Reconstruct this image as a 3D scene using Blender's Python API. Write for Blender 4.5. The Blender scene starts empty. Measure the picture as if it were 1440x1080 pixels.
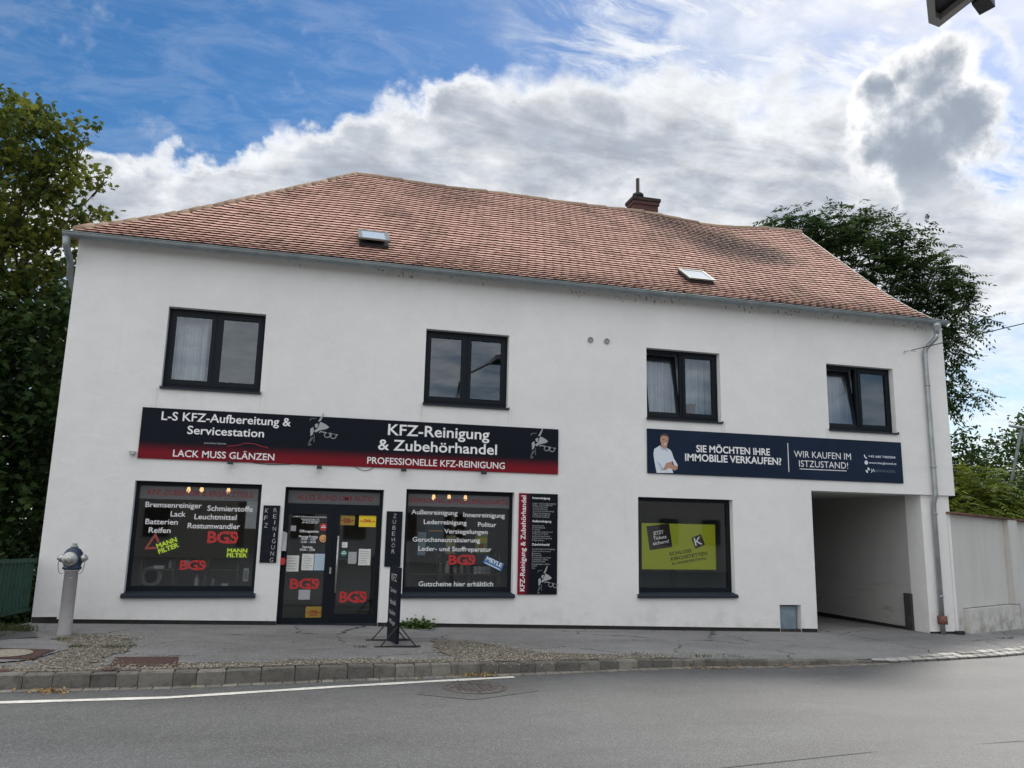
import bpy, math, random
import numpy as np
from mathutils import Vector, Matrix
R = math.radians
SC = bpy.context.scene
COL = SC.collection
random.seed(7)

# ------------------------------------------------------------------ camera
cam_d = bpy.data.cameras.new('camera')
cam_d.sensor_width = 36.0
cam_d.lens = 1106.28 / 1440 * 36
cam_d.clip_start = 0.05
cam_d.clip_end = 2000
cam = bpy.data.objects.new('camera', cam_d)
COL.objects.link(cam)
def cam_axes(yaw, pitch, roll):
    r = Vector((math.cos(yaw), -math.sin(yaw), 0)); fw = Vector((math.sin(yaw), math.cos(yaw), 0)); up = Vector((0, 0, 1))
    f = math.cos(pitch) * fw + math.sin(pitch) * up
    u = -math.sin(pitch) * fw + math.cos(pitch) * up
    return math.cos(roll) * r + math.sin(roll) * u, -math.sin(roll) * r + math.cos(roll) * u, f
_r, _u, _f = cam_axes(R(14.50213), R(10.39079), R(1.19909))
cam.matrix_world = Matrix(((_r.x, _u.x, -_f.x, 0.0), (_r.y, _u.y, -_f.y, -13.54034), (_r.z, _u.z, -_f.z, 1.6), (0, 0, 0, 1)))
SC.camera = cam

# ------------------------------------------------------------------ sun, sky, exposure
SUN_AZ, SUN_EL = 52.0, 46.0
SUN_DIR = Vector((math.sin(R(SUN_AZ)) * math.cos(R(SUN_EL)), math.cos(R(SUN_AZ)) * math.cos(R(SUN_EL)), math.sin(R(SUN_EL))))
sun_d = bpy.data.lights.new('sun', 'SUN')
sun_d.energy = 1.35
sun_d.angle = R(10)
sun_d.color = (1.0, 0.95, 0.87)
sun = bpy.data.objects.new('sun', sun_d)
COL.objects.link(sun)
sun.rotation_euler = SUN_DIR.to_track_quat('Z', 'Y').to_euler()
SC.view_settings.view_transform = 'Standard'
SC.view_settings.look = 'None'
SC.view_settings.exposure = 1.0
SC.view_settings.gamma = 1.0

class NT:
    """small helper to write node trees"""
    def __init__(s, tree): s.t = tree
    def n(s, typ, ins=None, **kw):
        nd = s.t.nodes.new(typ)
        for k, v in kw.items(): setattr(nd, k, v)
        for k, v in (ins or {}).items():
            sock = nd.inputs[k]
            if isinstance(v, bpy.types.NodeSocket): s.t.links.new(v, sock)
            else: sock.default_value = v
        return nd
    def math(s, op, a, b=0.0, c=0.0, clamp=False):
        nd = s.n('ShaderNodeMath', {0: a, 1: b, 2: c}, operation=op); nd.use_clamp = clamp
        return nd.outputs[0]
    def smooth(s, v, lo, hi, o0=0.0, o1=1.0):
        return s.n('ShaderNodeMapRange', {0: v, 1: lo, 2: hi, 3: o0, 4: o1}, interpolation_type='SMOOTHSTEP').outputs[0]
    def mix(s, f, a, b, mode='MIX'):
        nd = s.n('ShaderNodeMix', data_type='RGBA', blend_type=mode)
        for i, v in ((0, f), (6, a), (7, b)):
            if isinstance(v, bpy.types.NodeSocket): s.t.links.new(v, nd.inputs[i])
            else: nd.inputs[i].default_value = (*v, 1) if isinstance(v, tuple) and len(v) == 3 else v
        return nd.outputs[2]
    def noise(s, vec, scale, detail=4, rough=0.55, dist=0.0):
        return s.n('ShaderNodeTexNoise', {'Vector': vec, 'Scale': scale, 'Detail': detail, 'Roughness': rough, 'Distortion': dist}).outputs[0]

world = bpy.data.worlds.new('World')
SC.world = world
world.use_nodes = True
W = NT(world.node_tree)
world.node_tree.nodes.clear()
def build_sky():
    g = W.n('ShaderNodeTexCoord').outputs['Generated']
    sky = W.n('ShaderNodeTexSky', sky_type='NISHITA')
    sky.sun_disc = False
    sky.sun_elevation = R(SUN_EL); sky.sun_rotation = R(SUN_AZ)
    sky.air_density = 1.0; sky.dust_density = 0.6; sky.ozone_density = 1.6
    sep = W.n('ShaderNodeSeparateXYZ', {0: g})
    zz = W.math('MAXIMUM', sep.outputs[2], 0.0)
    den = W.math('ADD', zz, 0.22)
    px = W.math('DIVIDE', sep.outputs[0], den); py = W.math('DIVIDE', sep.outputs[1], den)
    P = W.n('ShaderNodeCombineXYZ', {0: px, 1: py, 2: 0.0}).outputs[0]
    # cloud-plane coordinates stretched for the streaky high cloud
    Ps = W.n('ShaderNodeMapping', {'Vector': P, 'Rotation': (0, 0, R(-38)), 'Scale': (1.0, 2.4, 1.0)}).outputs[0]
    n_big = W.noise(P, 1.25, 9, 0.56, 0.35)
    n_str = W.noise(Ps, 2.6, 9, 0.62, 0.5)
    n_det = W.noise(P, 5.5, 8, 0.6, 0.3)
    n_fine = W.noise(P, 15.0, 6, 0.6, 0.2)
    # wobble used to give the placed cloud masses broken outlines
    wob = W.n('ShaderNodeTexNoise', {'Vector': g, 'Scale': 5.5, 'Detail': 8, 'Roughness': 0.56}).outputs[1]
    wob = W.n('ShaderNodeVectorMath', {0: wob, 1: (0.5, 0.5, 0.5)}, operation='SUBTRACT').outputs[0]
    gd = W.n('ShaderNodeVectorMath', {0: wob, 1: (0.30, 0.30, 0.30), 2: g}, operation='MULTIPLY_ADD').outputs[0]
    gd = W.n('ShaderNodeVectorMath', {0: gd}, operation='NORMALIZE').outputs[0]
    wo2 = W.n('ShaderNodeTexNoise', {'Vector': g, 'Scale': 15.0, 'Detail': 7, 'Roughness': 0.55}).outputs[1]
    wo2 = W.n('ShaderNodeVectorMath', {0: wo2, 1: (0.5, 0.5, 0.5)}, operation='SUBTRACT').outputs[0]
    ge = W.n('ShaderNodeVectorMath', {0: wo2, 1: (0.085, 0.085, 0.085), 2: g}, operation='MULTIPLY_ADD').outputs[0]
    ge = W.n('ShaderNodeVectorMath', {0: ge}, operation='NORMALIZE').outputs[0]
    def blob(az, el, r_in, r_out, vec=gd):
        d = (math.sin(R(az)) * math.cos(R(el)), math.cos(R(az)) * math.cos(R(el)), math.sin(R(el)))
        dt = W.n('ShaderNodeVectorMath', {0: vec, 1: d}, operation='DOT_PRODUCT').outputs['Value']
        return W.smooth(dt, math.cos(R(r_out)), math.cos(R(r_in)))
    cov = W.math('MULTIPLY_ADD', n_big, 0.55, 0.0)
    cov = W.math('MULTIPLY_ADD', n_str, 0.70, cov)
    cov = W.math('MULTIPLY_ADD', n_det, 0.34, cov)
    cov = W.math('MULTIPLY_ADD', n_fine, 0.14, cov)
    for az, el, a, b, amp in SKY_BLOBS:
        cov = W.math('MULTIPLY_ADD', blob(az, el, a, b), amp, cov)
    mask = W.smooth(cov, 0.60, 1.22)
    # fine mackerel streaks across the upper right, thin wisps elsewhere
    Pq = W.n('ShaderNodeMapping', {'Vector': P, 'Rotation': (0, 0, R(-62)), 'Scale': (1.0, 2.3, 1.0)}).outputs[0]
    n_mk = W.noise(Pq, 6.5, 9, 0.66, 0.5)
    reg = W.math('MAXIMUM', blob(33, 33, 6, 17), W.math('MAXIMUM', blob(48, 20, 4, 12), blob(30, 23, 4, 13)))
    mk = W.math('MULTIPLY', W.smooth(n_mk, 0.40, 0.66), W.math('MULTIPLY_ADD', reg, 0.80, 0.10))
    mask = W.math('MAXIMUM', mask, mk)
    # thick parts are grey underneath, thin parts bright; the folds run with the streaks
    thick = W.smooth(cov, 0.95, 1.6)
    fold_n = W.math('ADD', W.math('MULTIPLY', n_str, 0.6), W.math('MULTIPLY', n_det, 0.4))
    shade = W.math('MULTIPLY', thick, W.smooth(fold_n, 0.36, 0.60, 0.22, 0.95))
    anti = W.n('ShaderNodeVectorMath', {0: g, 1: (-0.62, -0.68, 0.38)}, operation='DOT_PRODUCT').outputs['Value']
    anti = W.smooth(anti, -0.25, 0.75)
    bright = W.mix(anti, (0.50, 0.508, 0.520), (0.80, 0.80, 0.80))
    grey = W.mix(anti, (0.215, 0.240, 0.282), (0.62, 0.63, 0.645))
    fold = W.smooth(n_fine, 0.25, 0.75, 0.86, 1.08)
    ccol = W.mix(shade, bright, grey)
    ccol = W.n('ShaderNodeVectorMath', {0: ccol, 1: fold}, operation='SCALE')
    W.t.links.new(fold, ccol.inputs['Scale'])
    ccol = ccol.outputs[0]
    # sky blue from the Sky Texture
    blue = W.n('ShaderNodeVectorMath', {0: sky.outputs[0]}, operation='SCALE')
    blue.inputs['Scale'].default_value = SKY_STRENGTH
    blue = W.n('ShaderNodeHueSaturation', {'Saturation': 1.38, 'Value': 1.0, 'Color': blue.outputs[0]}).outputs[0]
    out = W.mix(mask, blue, ccol)
    # the towering cumulus in front of the sun: silver rim, grey heart, foot lost in the veil
    cum = None
    for az, el, a, b in CUMULUS:
        k = blob(az, el, a, b, ge)
        cum = k if cum is None else W.math('MAXIMUM', cum, k)
    n_bil = W.n('ShaderNodeTexNoise', {'Vector': g, 'Scale': 20.0, 'Detail': 7, 'Roughness': 0.58}).outputs[0]
    bil = W.math('MULTIPLY_ADD', n_bil, 1.0, -0.50)
    cum = W.math('ADD', cum, bil)
    alpha = W.math('MULTIPLY', W.smooth(cum, 0.06, 0.60), W.smooth(zz, math.sin(R(19.0)), math.sin(R(24.0))))
    core = W.smooth(W.math('ADD', W.math('MULTIPLY_ADD', bil, 0.9, cum), W.math('MULTIPLY_ADD', zz, -3.0, 3.0 * math.sin(R(26.5)))), 0.30, 1.15)
    ccum = W.mix(core, (0.55, 0.55, 0.55), (0.195, 0.222, 0.265))
    cfold = W.n('ShaderNodeVectorMath', {0: ccum}, operation='SCALE'); W.t.links.new(W.smooth(n_bil, 0.3, 0.7, 1.10, 0.90), cfold.inputs['Scale'])
    out = W.mix(alpha, out, cfold.outputs[0])
    bg = W.n('ShaderNodeBackground', {'Color': out, 'Strength': 1.0})
    W.n('ShaderNodeOutputWorld', {'Surface': bg.outputs[0]})
SKY_STRENGTH = 0.06
# azimuth, elevation, inner and outer radius (degrees), amount of cloud added or taken away
SKY_BLOBS = [(-11.1, 31.2, 4.2, 10.8, -0.85), (0.4, 33.9, 3.8, 8.9, -0.8), (11.6, 35.5, 2.4, 7.0, -0.6), (-18.0, 28.6, 2.8, 8.0, -0.7), (-8.5, 25.4, 0.6, 2.8, -0.45), (48.3, 26.9, 1.2, 3.3, -0.6), (48.5, 23.3, 0.7, 2.4, -0.35), (4.5, 38.3, 4.7, 10.3, -0.4), (21.3, 35.5, 1.9, 5.6, -0.25), (-13.0, 21.4, 1.9, 5.6, 0.5), (-15.8, 21.9, 1.4, 3.8, 0.25), (-4.0, 24.8, 2.4, 6.6, 0.5), (5.2, 27.5, 2.8, 7.5, 0.55), (16.3, 28.9, 2.8, 8.0, 0.55), (26.2, 28.6, 2.4, 7.0, 0.45), (33.4, 24.7, 2.4, 7.0, 0.4), (47.3, 18.2, 1.9, 6.1, 0.35), (37.2, 31.3, 2.8, 7.5, 0.06), (49.4, 28.2, 0.9, 2.8, 0.35), (-17.9, 18.8, 1.9, 5.6, 0.4)] + [(-6, 20, 3, 9, .30), (6, 21, 4, 10, .42), (18, 22, 4, 10, .40), (28, 21, 3, 9, .32), (38, 23, 2.5, 7, .25), (40, 16, 4, 10, .30), (-130, 40, 40, 80, .25), (0, 85, 15, 45, .25)]
CUMULUS = [(44.6, 28.6, 0.0, 3.4), (40.9, 27.4, 0.0, 2.6), (42.9, 25.6, 0.0, 4.6), (45.6, 25.8, 0.0, 3.6), (43.6, 23.0, 0.0, 3.6), (44.0, 20.8, 0.0, 3.0)]
build_sky()

# ------------------------------------------------------------------ materials
def M(name, col, rough=0.6, metal=0.0, var=None, bump=None, spec=0.5, emit=None):
    m = bpy.data.materials.new(name); m.use_nodes = True
    t = NT(m.node_tree); b = m.node_tree.nodes['Principled BSDF']
    b.inputs['Base Color'].default_value = (*col, 1)
    b.inputs['Roughness'].default_value = rough; b.inputs['Metallic'].default_value = metal
    b.inputs['Specular IOR Level'].default_value = spec
    pos = None
    if var or bump: pos = t.n('ShaderNodeNewGeometry').outputs['Position']
    if var:
        sc, am = var
        n = t.noise(pos, sc, 6, 0.6)
        f = t.smooth(n, 0.3, 0.7, 1 - am, 1 + am)
        v = t.n('ShaderNodeVectorMath', {0: (*col,)}, operation='SCALE'); t.t.links.new(f, v.inputs['Scale'])
        t.t.links.new(v.outputs[0], b.inputs['Base Color'])
    if bump:
        sc, st = bump
        n = t.noise(pos, sc, 5, 0.6)
        bp = t.n('ShaderNodeBump', {'Height': n, 'Strength': st, 'Distance': 0.02})
        t.t.links.new(bp.outputs[0], b.inputs['Normal'])
    if emit:
        b.inputs['Emission Color'].default_value = (*emit[0], 1); b.inputs['Emission Strength'].default_value = emit[1]
    return m
def base(m): return m.node_tree.nodes['Principled BSDF']

def plaster(name, col, dirt=True):
    m = M(name, col, 0.92, spec=0.2); t = NT(m.node_tree); b = base(m)
    pos = t.n('ShaderNodeNewGeometry').outputs['Position']
    n1 = t.noise(pos, 0.55, 5, 0.6); n2 = t.noise(pos, 3.0, 6, 0.65)
    f = t.math('ADD', t.smooth(n1, 0.3, 0.7, 0.955, 1.03), t.smooth(n2, 0.3, 0.7, -0.018, 0.018))
    v = t.n('ShaderNodeVectorMath', {0: col}, operation='SCALE'); t.t.links.new(f, v.inputs['Scale'])
    c = v.outputs[0]
    if dirt:
        z = t.n('ShaderNodeSeparateXYZ', {0: pos}).outputs[2]
        # rows of specks (droppings, old nests) close under the eave
        sp = t.noise(t.n('ShaderNodeMapping', {'Vector': pos, 'Scale': (1, 1, 0.8)}).outputs[0], 17, 3, 0.55)
        pat = t.noise(pos, 0.9, 2, 0.5)
        lim = t.math('MULTIPLY', t.smooth(z, 5.80, 5.97), t.smooth(pat, 0.38, 0.62))
        thr = t.math('MULTIPLY_ADD', lim, -0.235, 0.83)
        k = t.math('GREATER_THAN', sp, thr)
        k = t.math('MULTIPLY', k, t.math('GREATER_THAN', z, 5.72))
        c = t.mix(t.math('MULTIPLY', k, 0.70), c, (0.09, 0.078, 0.065))
        # splash dirt low down and faint rain runs
        st = t.noise(t.n('ShaderNodeMapping', {'Vector': pos, 'Scale': (5.0, 1, 0.25)}).outputs[0], 1.6, 5, 0.6)
        low = t.math('MULTIPLY', t.smooth(z, 0.55, -0.1), t.smooth(n2, 0.42, 0.68))
        c = t.mix(t.math('MULTIPLY', low, 0.30), c, (0.33, 0.31, 0.28))
        c = t.mix(t.math('MULTIPLY', t.smooth(st, 0.56, 0.76), 0.10), c, (0.45, 0.45, 0.44))
        # grey runs below the ends of the upper window sills
        xx = t.n('ShaderNodeSeparateXYZ', {0: pos}).outputs[0]
        run = t.noise(t.n('ShaderNodeMapping', {'Vector': pos, 'Scale': (22.0, 1, 0.8)}).outputs[0], 1.0, 4, 0.6)
        for q in (-2.40, -0.78, 1.87, 3.47, 6.10, 7.73, 10.05, 11.73):
            k = t.math('MULTIPLY', t.smooth(t.math('ABSOLUTE', t.math('SUBTRACT', xx, q)), 0.10, 0.0), t.math('MULTIPLY', t.smooth(z, 3.05, 3.70), t.smooth(z, 3.72, 3.70)))
            c = t.mix(t.math('MULTIPLY', t.math('MULTIPLY', k, t.smooth(run, 0.40, 0.66)), 0.30), c, (0.30, 0.30, 0.29))
    t.t.links.new(c, b.inputs['Base Color'])
    fine = t.noise(pos, 130, 3, 0.7)
    und = t.noise(pos, 5, 3, 0.5)
    h = t.math('MULTIPLY_ADD', und, 1.4, t.math('MULTIPLY', fine, 0.30))
    t.t.links.new(t.n('ShaderNodeBump', {'Height': h, 'Strength': 0.55, 'Distance': 0.014}).outputs[0], b.inputs['Normal'])
    return m
m_wall = plaster('white_plaster', (0.78, 0.775, 0.76))
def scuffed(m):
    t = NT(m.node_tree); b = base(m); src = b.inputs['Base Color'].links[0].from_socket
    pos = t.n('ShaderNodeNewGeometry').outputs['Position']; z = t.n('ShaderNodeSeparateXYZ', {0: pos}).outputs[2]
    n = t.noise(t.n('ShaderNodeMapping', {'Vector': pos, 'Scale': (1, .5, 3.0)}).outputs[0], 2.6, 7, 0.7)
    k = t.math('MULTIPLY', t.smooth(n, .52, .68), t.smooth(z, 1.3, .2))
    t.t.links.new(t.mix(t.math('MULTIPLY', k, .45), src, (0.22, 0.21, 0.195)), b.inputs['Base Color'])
m_wall2 = plaster('grey_plaster', (0.44, 0.435, 0.42), False)  # darker plaster for the passage behind the white reveal
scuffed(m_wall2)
m_side = plaster('side_plaster', (0.70, 0.69, 0.67), False)
m_plinth = M('black_bitumen', (0.018, 0.017, 0.016), 0.85, var=(6, 0.4))
m_frame = M('anthracite_frame', (0.0045, 0.0085, 0.0135), 0.5, spec=0.2)
m_sill = M('anthracite_sill', (0.018, 0.024, 0.034), 0.5, spec=0.3)
m_zinc = M('zinc', (0.26, 0.295, 0.305), 0.5, 0.45, var=(3, 0.16))
m_zinc_l = M('bright_zinc', (0.34, 0.365, 0.375), 0.4, 0.6, var=(4, 0.15))
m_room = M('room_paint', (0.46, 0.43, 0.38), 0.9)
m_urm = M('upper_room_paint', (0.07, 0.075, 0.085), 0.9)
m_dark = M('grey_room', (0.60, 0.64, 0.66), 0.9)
m_curt = M('sheer_curtain', (0.70, 0.71, 0.73), 0.9)
m_white = M('white_vinyl', (0.82, 0.82, 0.82), 0.5)
m_red = M('red_vinyl', (0.48, 0.024, 0.024), 0.5)
m_dred = M('dark_red_vinyl', (0.21, 0.010, 0.016), 0.5)
m_yel = M('yellow_vinyl', (0.80, 0.58, 0.02), 0.5)
m_lime = M('lime_vinyl', (0.62, 0.80, 0.04), 0.5)
m_mgreen = M('deep_green_vinyl', (0.02, 0.055, 0.015), 0.5)
m_black = M('matt_black', (0.012, 0.012, 0.014), 0.6)
m_chalkb = M('chalkboard', (0.008, 0.011, 0.017), 0.75, var=(9, 0.3), spec=0.2)
m_chalk = M('chalk', (0.50, 0.50, 0.50), 0.9)
m_navy = M('navy_print', (0.011, 0.021, 0.045), 0.5, var=(1.2, 0.15), spec=0.12)
m_blue = M('blue_vinyl', (0.04, 0.16, 0.38), 0.5)
m_lblue = M('pale_blue', (0.42, 0.56, 0.68), 0.6)
m_paper = M('paper', (0.66, 0.67, 0.63), 0.8, var=(30, 0.08))
m_orange = M('orange_vinyl', (0.75, 0.38, 0.14), 0.5)
m_teal = M('teal_vinyl', (0.05, 0.32, 0.24), 0.5)
m_faint = M('slate_print', (0.09, 0.12, 0.18), 0.5)
m_gprint = M('grey_print', (0.36, 0.37, 0.38), 0.6)
m_dprint = M('dim_grey_print', (0.10, 0.11, 0.115), 0.6)
m_skin = M('skin_print', (0.46, 0.26, 0.18), 0.6)
m_hair = M('brown_print', (0.07, 0.045, 0.03), 0.6)
m_shirt = M('shirt_print', (0.66, 0.71, 0.78), 0.6)
m_shirt2 = M('shirt_fold_print', (0.46, 0.52, 0.60), 0.6)
m_iron = M('rusty_iron', (0.085, 0.045, 0.036), 0.75, 0.25, var=(18, 0.45), bump=(60, 0.5))
m_iron2 = M('grey_iron', (0.082, 0.074, 0.069), 0.75, 0.15, var=(14, 0.3), bump=(70, 0.6))
m_conc = M('pale_concrete', (0.34, 0.30, 0.24), 0.9, var=(25, 0.3), bump=(90, 0.6))
m_hyd = M('hydrant_grey', (0.40, 0.385, 0.39), 0.5, var=(7, 0.08))
m_hydb = M('hydrant_blue', (0.012, 0.030, 0.066), 0.42, var=(9, 0.15))
m_alu = M('cast_aluminium', (0.42, 0.42, 0.41), 0.38, 0.75, var=(20, 0.15))
m_fence = M('green_paint', (0.012, 0.050, 0.034), 0.55, var=(8, 0.2), spec=0.25)
m_wood = M('dark_wood', (0.05, 0.03, 0.02), 0.7, var=(8, 0.3))
m_swing = M('weathered_steel', (0.16, 0.19, 0.17), 0.55, 0.3, var=(9, 0.2))
m_cup = M('blue_grey_door', (0.20, 0.26, 0.31), 0.5, var=(6, 0.2))
m_rub = M('black_rubber', (0.04, 0.042, 0.042), 0.8, var=(12, 0.3))
m_rbrick = M('brick_stub', (0.19, 0.085, 0.068), 0.85, var=(25, 0.3))
m_box = M('grey_sheet_steel', (0.40, 0.41, 0.42), 0.45, 0.3)
m_bark = M('bark', (0.07, 0.055, 0.04), 0.9, var=(10, 0.35), bump=(40, 0.8))
m_screen = M('lit_screen_green', (0.16, 0.18, 0.010), 0.35, emit=((0.20, 0.225, 0.010), 0.32))
m_scr_d = M('screen_print_brown', (0.05, 0.03, 0.03), 0.4)
m_scr_t = M('screen_print_olive', (0.012, 0.018, 0.004), 0.5, spec=0.1)
m_scr_w = M('screen_print_white', (0.6, 0.6, 0.6), 0.4, emit=((0.6, 0.6, 0.6), 0.25))
m_bulb = M('warm_bulb', (1, 0.8, 0.5), 0.4, emit=((1.0, 0.56, 0.22), 2.4))
m_wire = M('cable_black', (0.02, 0.02, 0.022), 0.6)
m_lamp = M('lamp_grey', (0.42, 0.41, 0.39), 0.5, 0.1)
m_lampd = M('lamp_dark', (0.016, 0.018, 0.022), 0.4)
m_line = M('road_paint', (0.62, 0.61, 0.56), 0.7, var=(14, 0.16), bump=(80, 0.4))

def glass(name, gain, tint=(0.92, 0.96, 0.97)):
    m = bpy.data.materials.new(name); m.use_nodes = True
    t = NT(m.node_tree); m.node_tree.nodes.clear()
    fr = t.n('ShaderNodeFresnel', {'IOR': 1.5}).outputs[0]
    f = t.math('MULTIPLY', fr, gain, clamp=True)
    tr = t.n('ShaderNodeBsdfTransparent', {'Color': (*tint, 1)}); gl = t.n('ShaderNodeBsdfGlossy', {'Color': (0.84, 0.92, 1, 1), 'Roughness': 0.0})
    mx = t.n('ShaderNodeMixShader', {0: f, 1: tr.outputs[0], 2: gl.outputs[0]})
    t.n('ShaderNodeOutputMaterial', {'Surface': mx.outputs[0]})
    return m
m_glass = glass('window_glass', 2.7, (0.80, 0.85, 0.88))
m_glass_s = glass('shop_glass', 2.1, (0.78, 0.82, 0.83))
def film():
    m = bpy.data.materials.new('frosted_film'); m.use_nodes = True
    t = NT(m.node_tree); b = base(m)
    b.inputs['Base Color'].default_value = (0.19, 0.195, 0.205, 1); b.inputs['Roughness'].default_value = 0.35
    tr = t.n('ShaderNodeBsdfTransparent', {'Color': (0.85, 0.85, 0.85, 1)})
    mx = t.n('ShaderNodeMixShader', {0: 0.62, 1: tr.outputs[0], 2: b.outputs[0]})
    t.t.links.new(mx.outputs[0], m.node_tree.nodes['Material Output'].inputs[0])
    return m
m_film = film()

def sign_print():
    m = M('sign_print_red_to_black', (0.012, 0.016, 0.024), 0.5, spec=0.12); t = NT(m.node_tree)
    z = t.n('ShaderNodeSeparateXYZ', {0: t.n('ShaderNodeNewGeometry').outputs['Position']}).outputs[2]
    f = t.smooth(z, 2.86, 2.64)
    t.t.links.new(t.mix(f, (0.0055, 0.0085, 0.0150), (0.19, 0.010, 0.018)), base(m).inputs['Base Color'])
    return m
m_sign = sign_print()
def nsign_print():
    m = M('board_print_red_to_black', (0.012, 0.016, 0.024), 0.5, spec=0.12); t = NT(m.node_tree)
    x = t.n('ShaderNodeSeparateXYZ', {0: t.n('ShaderNodeNewGeometry').outputs['Position']}).outputs[0]
    f = t.smooth(x, 3.90, 3.70)
    t.t.links.new(t.mix(f, (0.0055, 0.008, 0.013), (0.24, 0.010, 0.028)), base(m).inputs['Base Color'])
    return m
m_nsign = nsign_print()

def asphalt(name, col, speck, crack=0.0, blotch=0.18, rough=0.85, spec=0.35):
    m = M(name, col, rough, spec=spec); t = NT(m.node_tree); b = base(m)
    pos = t.n('ShaderNodeNewGeometry').outputs['Position']
    flat = t.n('ShaderNodeMapping', {'Vector': pos, 'Scale': (1, 1, 0.0)}).outputs[0]
    big = t.noise(t.n('ShaderNodeMapping', {'Vector': flat, 'Rotation': (0, 0, R(-12)), 'Scale': (0.35, 1.1, 1)}).outputs[0], 0.9, 6, 0.6)
    mid = t.noise(flat, 3.5, 6, 0.65)
    vor = t.n('ShaderNodeTexVoronoi', {'Vector': flat, 'Scale': 85.0, 'Randomness': 1.0})
    rnd = t.n('ShaderNodeSeparateColor', {0: vor.outputs['Color']}).outputs[0]
    fine = t.noise(flat, 60, 4, 0.7)
    f = t.math('ADD', t.smooth(big, 0.3, 0.7, 1 - blotch, 1 + blotch), t.smooth(mid, 0.3, 0.7, -0.08, 0.08))
    f = t.math('ADD', f, t.smooth(fine, 0.25, 0.75, -speck * 0.6, speck * 0.6))
    f = t.math('ADD', f, t.smooth(rnd, 0.55, 1.0, -0.05, speck * 1.4))
    v = t.n('ShaderNodeVectorMath', {0: col}, operation='SCALE'); t.t.links.new(f, v.inputs['Scale'])
    c = v.outputs[0]
    if crack:
        dn = t.n('ShaderNodeTexNoise', {'Vector': flat, 'Scale': 2.2, 'Detail': 5, 'Roughness': 0.6}).outputs[1]
        dv = t.n('ShaderNodeVectorMath', {0: dn, 1: (0.55, 0.55, 0.0), 2: flat}, operation='MULTIPLY_ADD').outputs[0]
        e = t.n('ShaderNodeTexVoronoi', {'Vector': dv, 'Scale': 0.62}, feature='DISTANCE_TO_EDGE').outputs['Distance']
        k = t.math('MULTIPLY', t.smooth(e, 0.014, 0.004), t.smooth(t.noise(flat, 0.8, 2), 0.44, 0.56))
        c = t.mix(t.math('MULTIPLY', k, crack), c, (0.018, 0.017, 0.015))
        # darker worn patches
        p2 = t.noise(t.n('ShaderNodeMapping', {'Vector': flat, 'Location': (7, 3, 0), 'Scale': (0.5, 1.6, 1)}).outputs[0], 1.3, 7, 0.68)
        c = t.mix(t.math('MULTIPLY', t.smooth(p2, 0.55, 0.72), 0.40), c, (0.085, 0.082, 0.077))
    t.t.links.new(c, b.inputs['Base Color'])
    h = t.math('MULTIPLY_ADD', vor.outputs['Distance'], -0.9, fine)
    t.t.links.new(t.n('ShaderNodeBump', {'Height': h, 'Strength': 0.55, 'Distance': 0.006}).outputs[0], b.inputs['Normal'])
    return m
m_road = asphalt('road_asphalt', (0.072, 0.074, 0.075), 0.55, rough=0.56, spec=0.75)
m_walk = asphalt('pavement_asphalt', (0.195, 0.192, 0.188), 0.30, 0.85, 0.20)
m_patch = asphalt('patched_asphalt', (0.068, 0.069, 0.069), 0.4, 0.0, 0.15, rough=.6, spec=.6)

def gravel_mat():
    m = M('gravel', (0.25, 0.21, 0.15), 0.95, spec=0.2); t = NT(m.node_tree); b = base(m)
    pos = t.n('ShaderNodeNewGeometry').outputs['Position']
    flat = t.n('ShaderNodeMapping', {'Vector': pos, 'Scale': (1, 1, 0.0)}).outputs[0]
    v = t.n('ShaderNodeTexVoronoi', {'Vector': flat, 'Scale': 42.0})
    rnd = t.n('ShaderNodeSeparateColor', {0: v.outputs['Color']}).outputs[0]
    c = t.mix(rnd, (0.11, 0.10, 0.085), (0.40, 0.365, 0.30))
    c = t.mix(t.smooth(v.outputs['Distance'], 0.35, 0.75), c, (0.05, 0.042, 0.032))
    n = t.noise(flat, 2.5, 5, 0.6)
    c = t.mix(t.smooth(n, 0.35, 0.7, 0.0, 0.45), c, (0.15, 0.13, 0.10))
    t.t.links.new(c, b.inputs['Base Color'])
    t.t.links.new(t.n('ShaderNodeBump', {'Height': v.outputs['Distance'], 'Strength': 0.8, 'Distance': 0.012, }, invert=True).outputs[0], b.inputs['Normal'])
    return m
m_gravel = gravel_mat()

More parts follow.
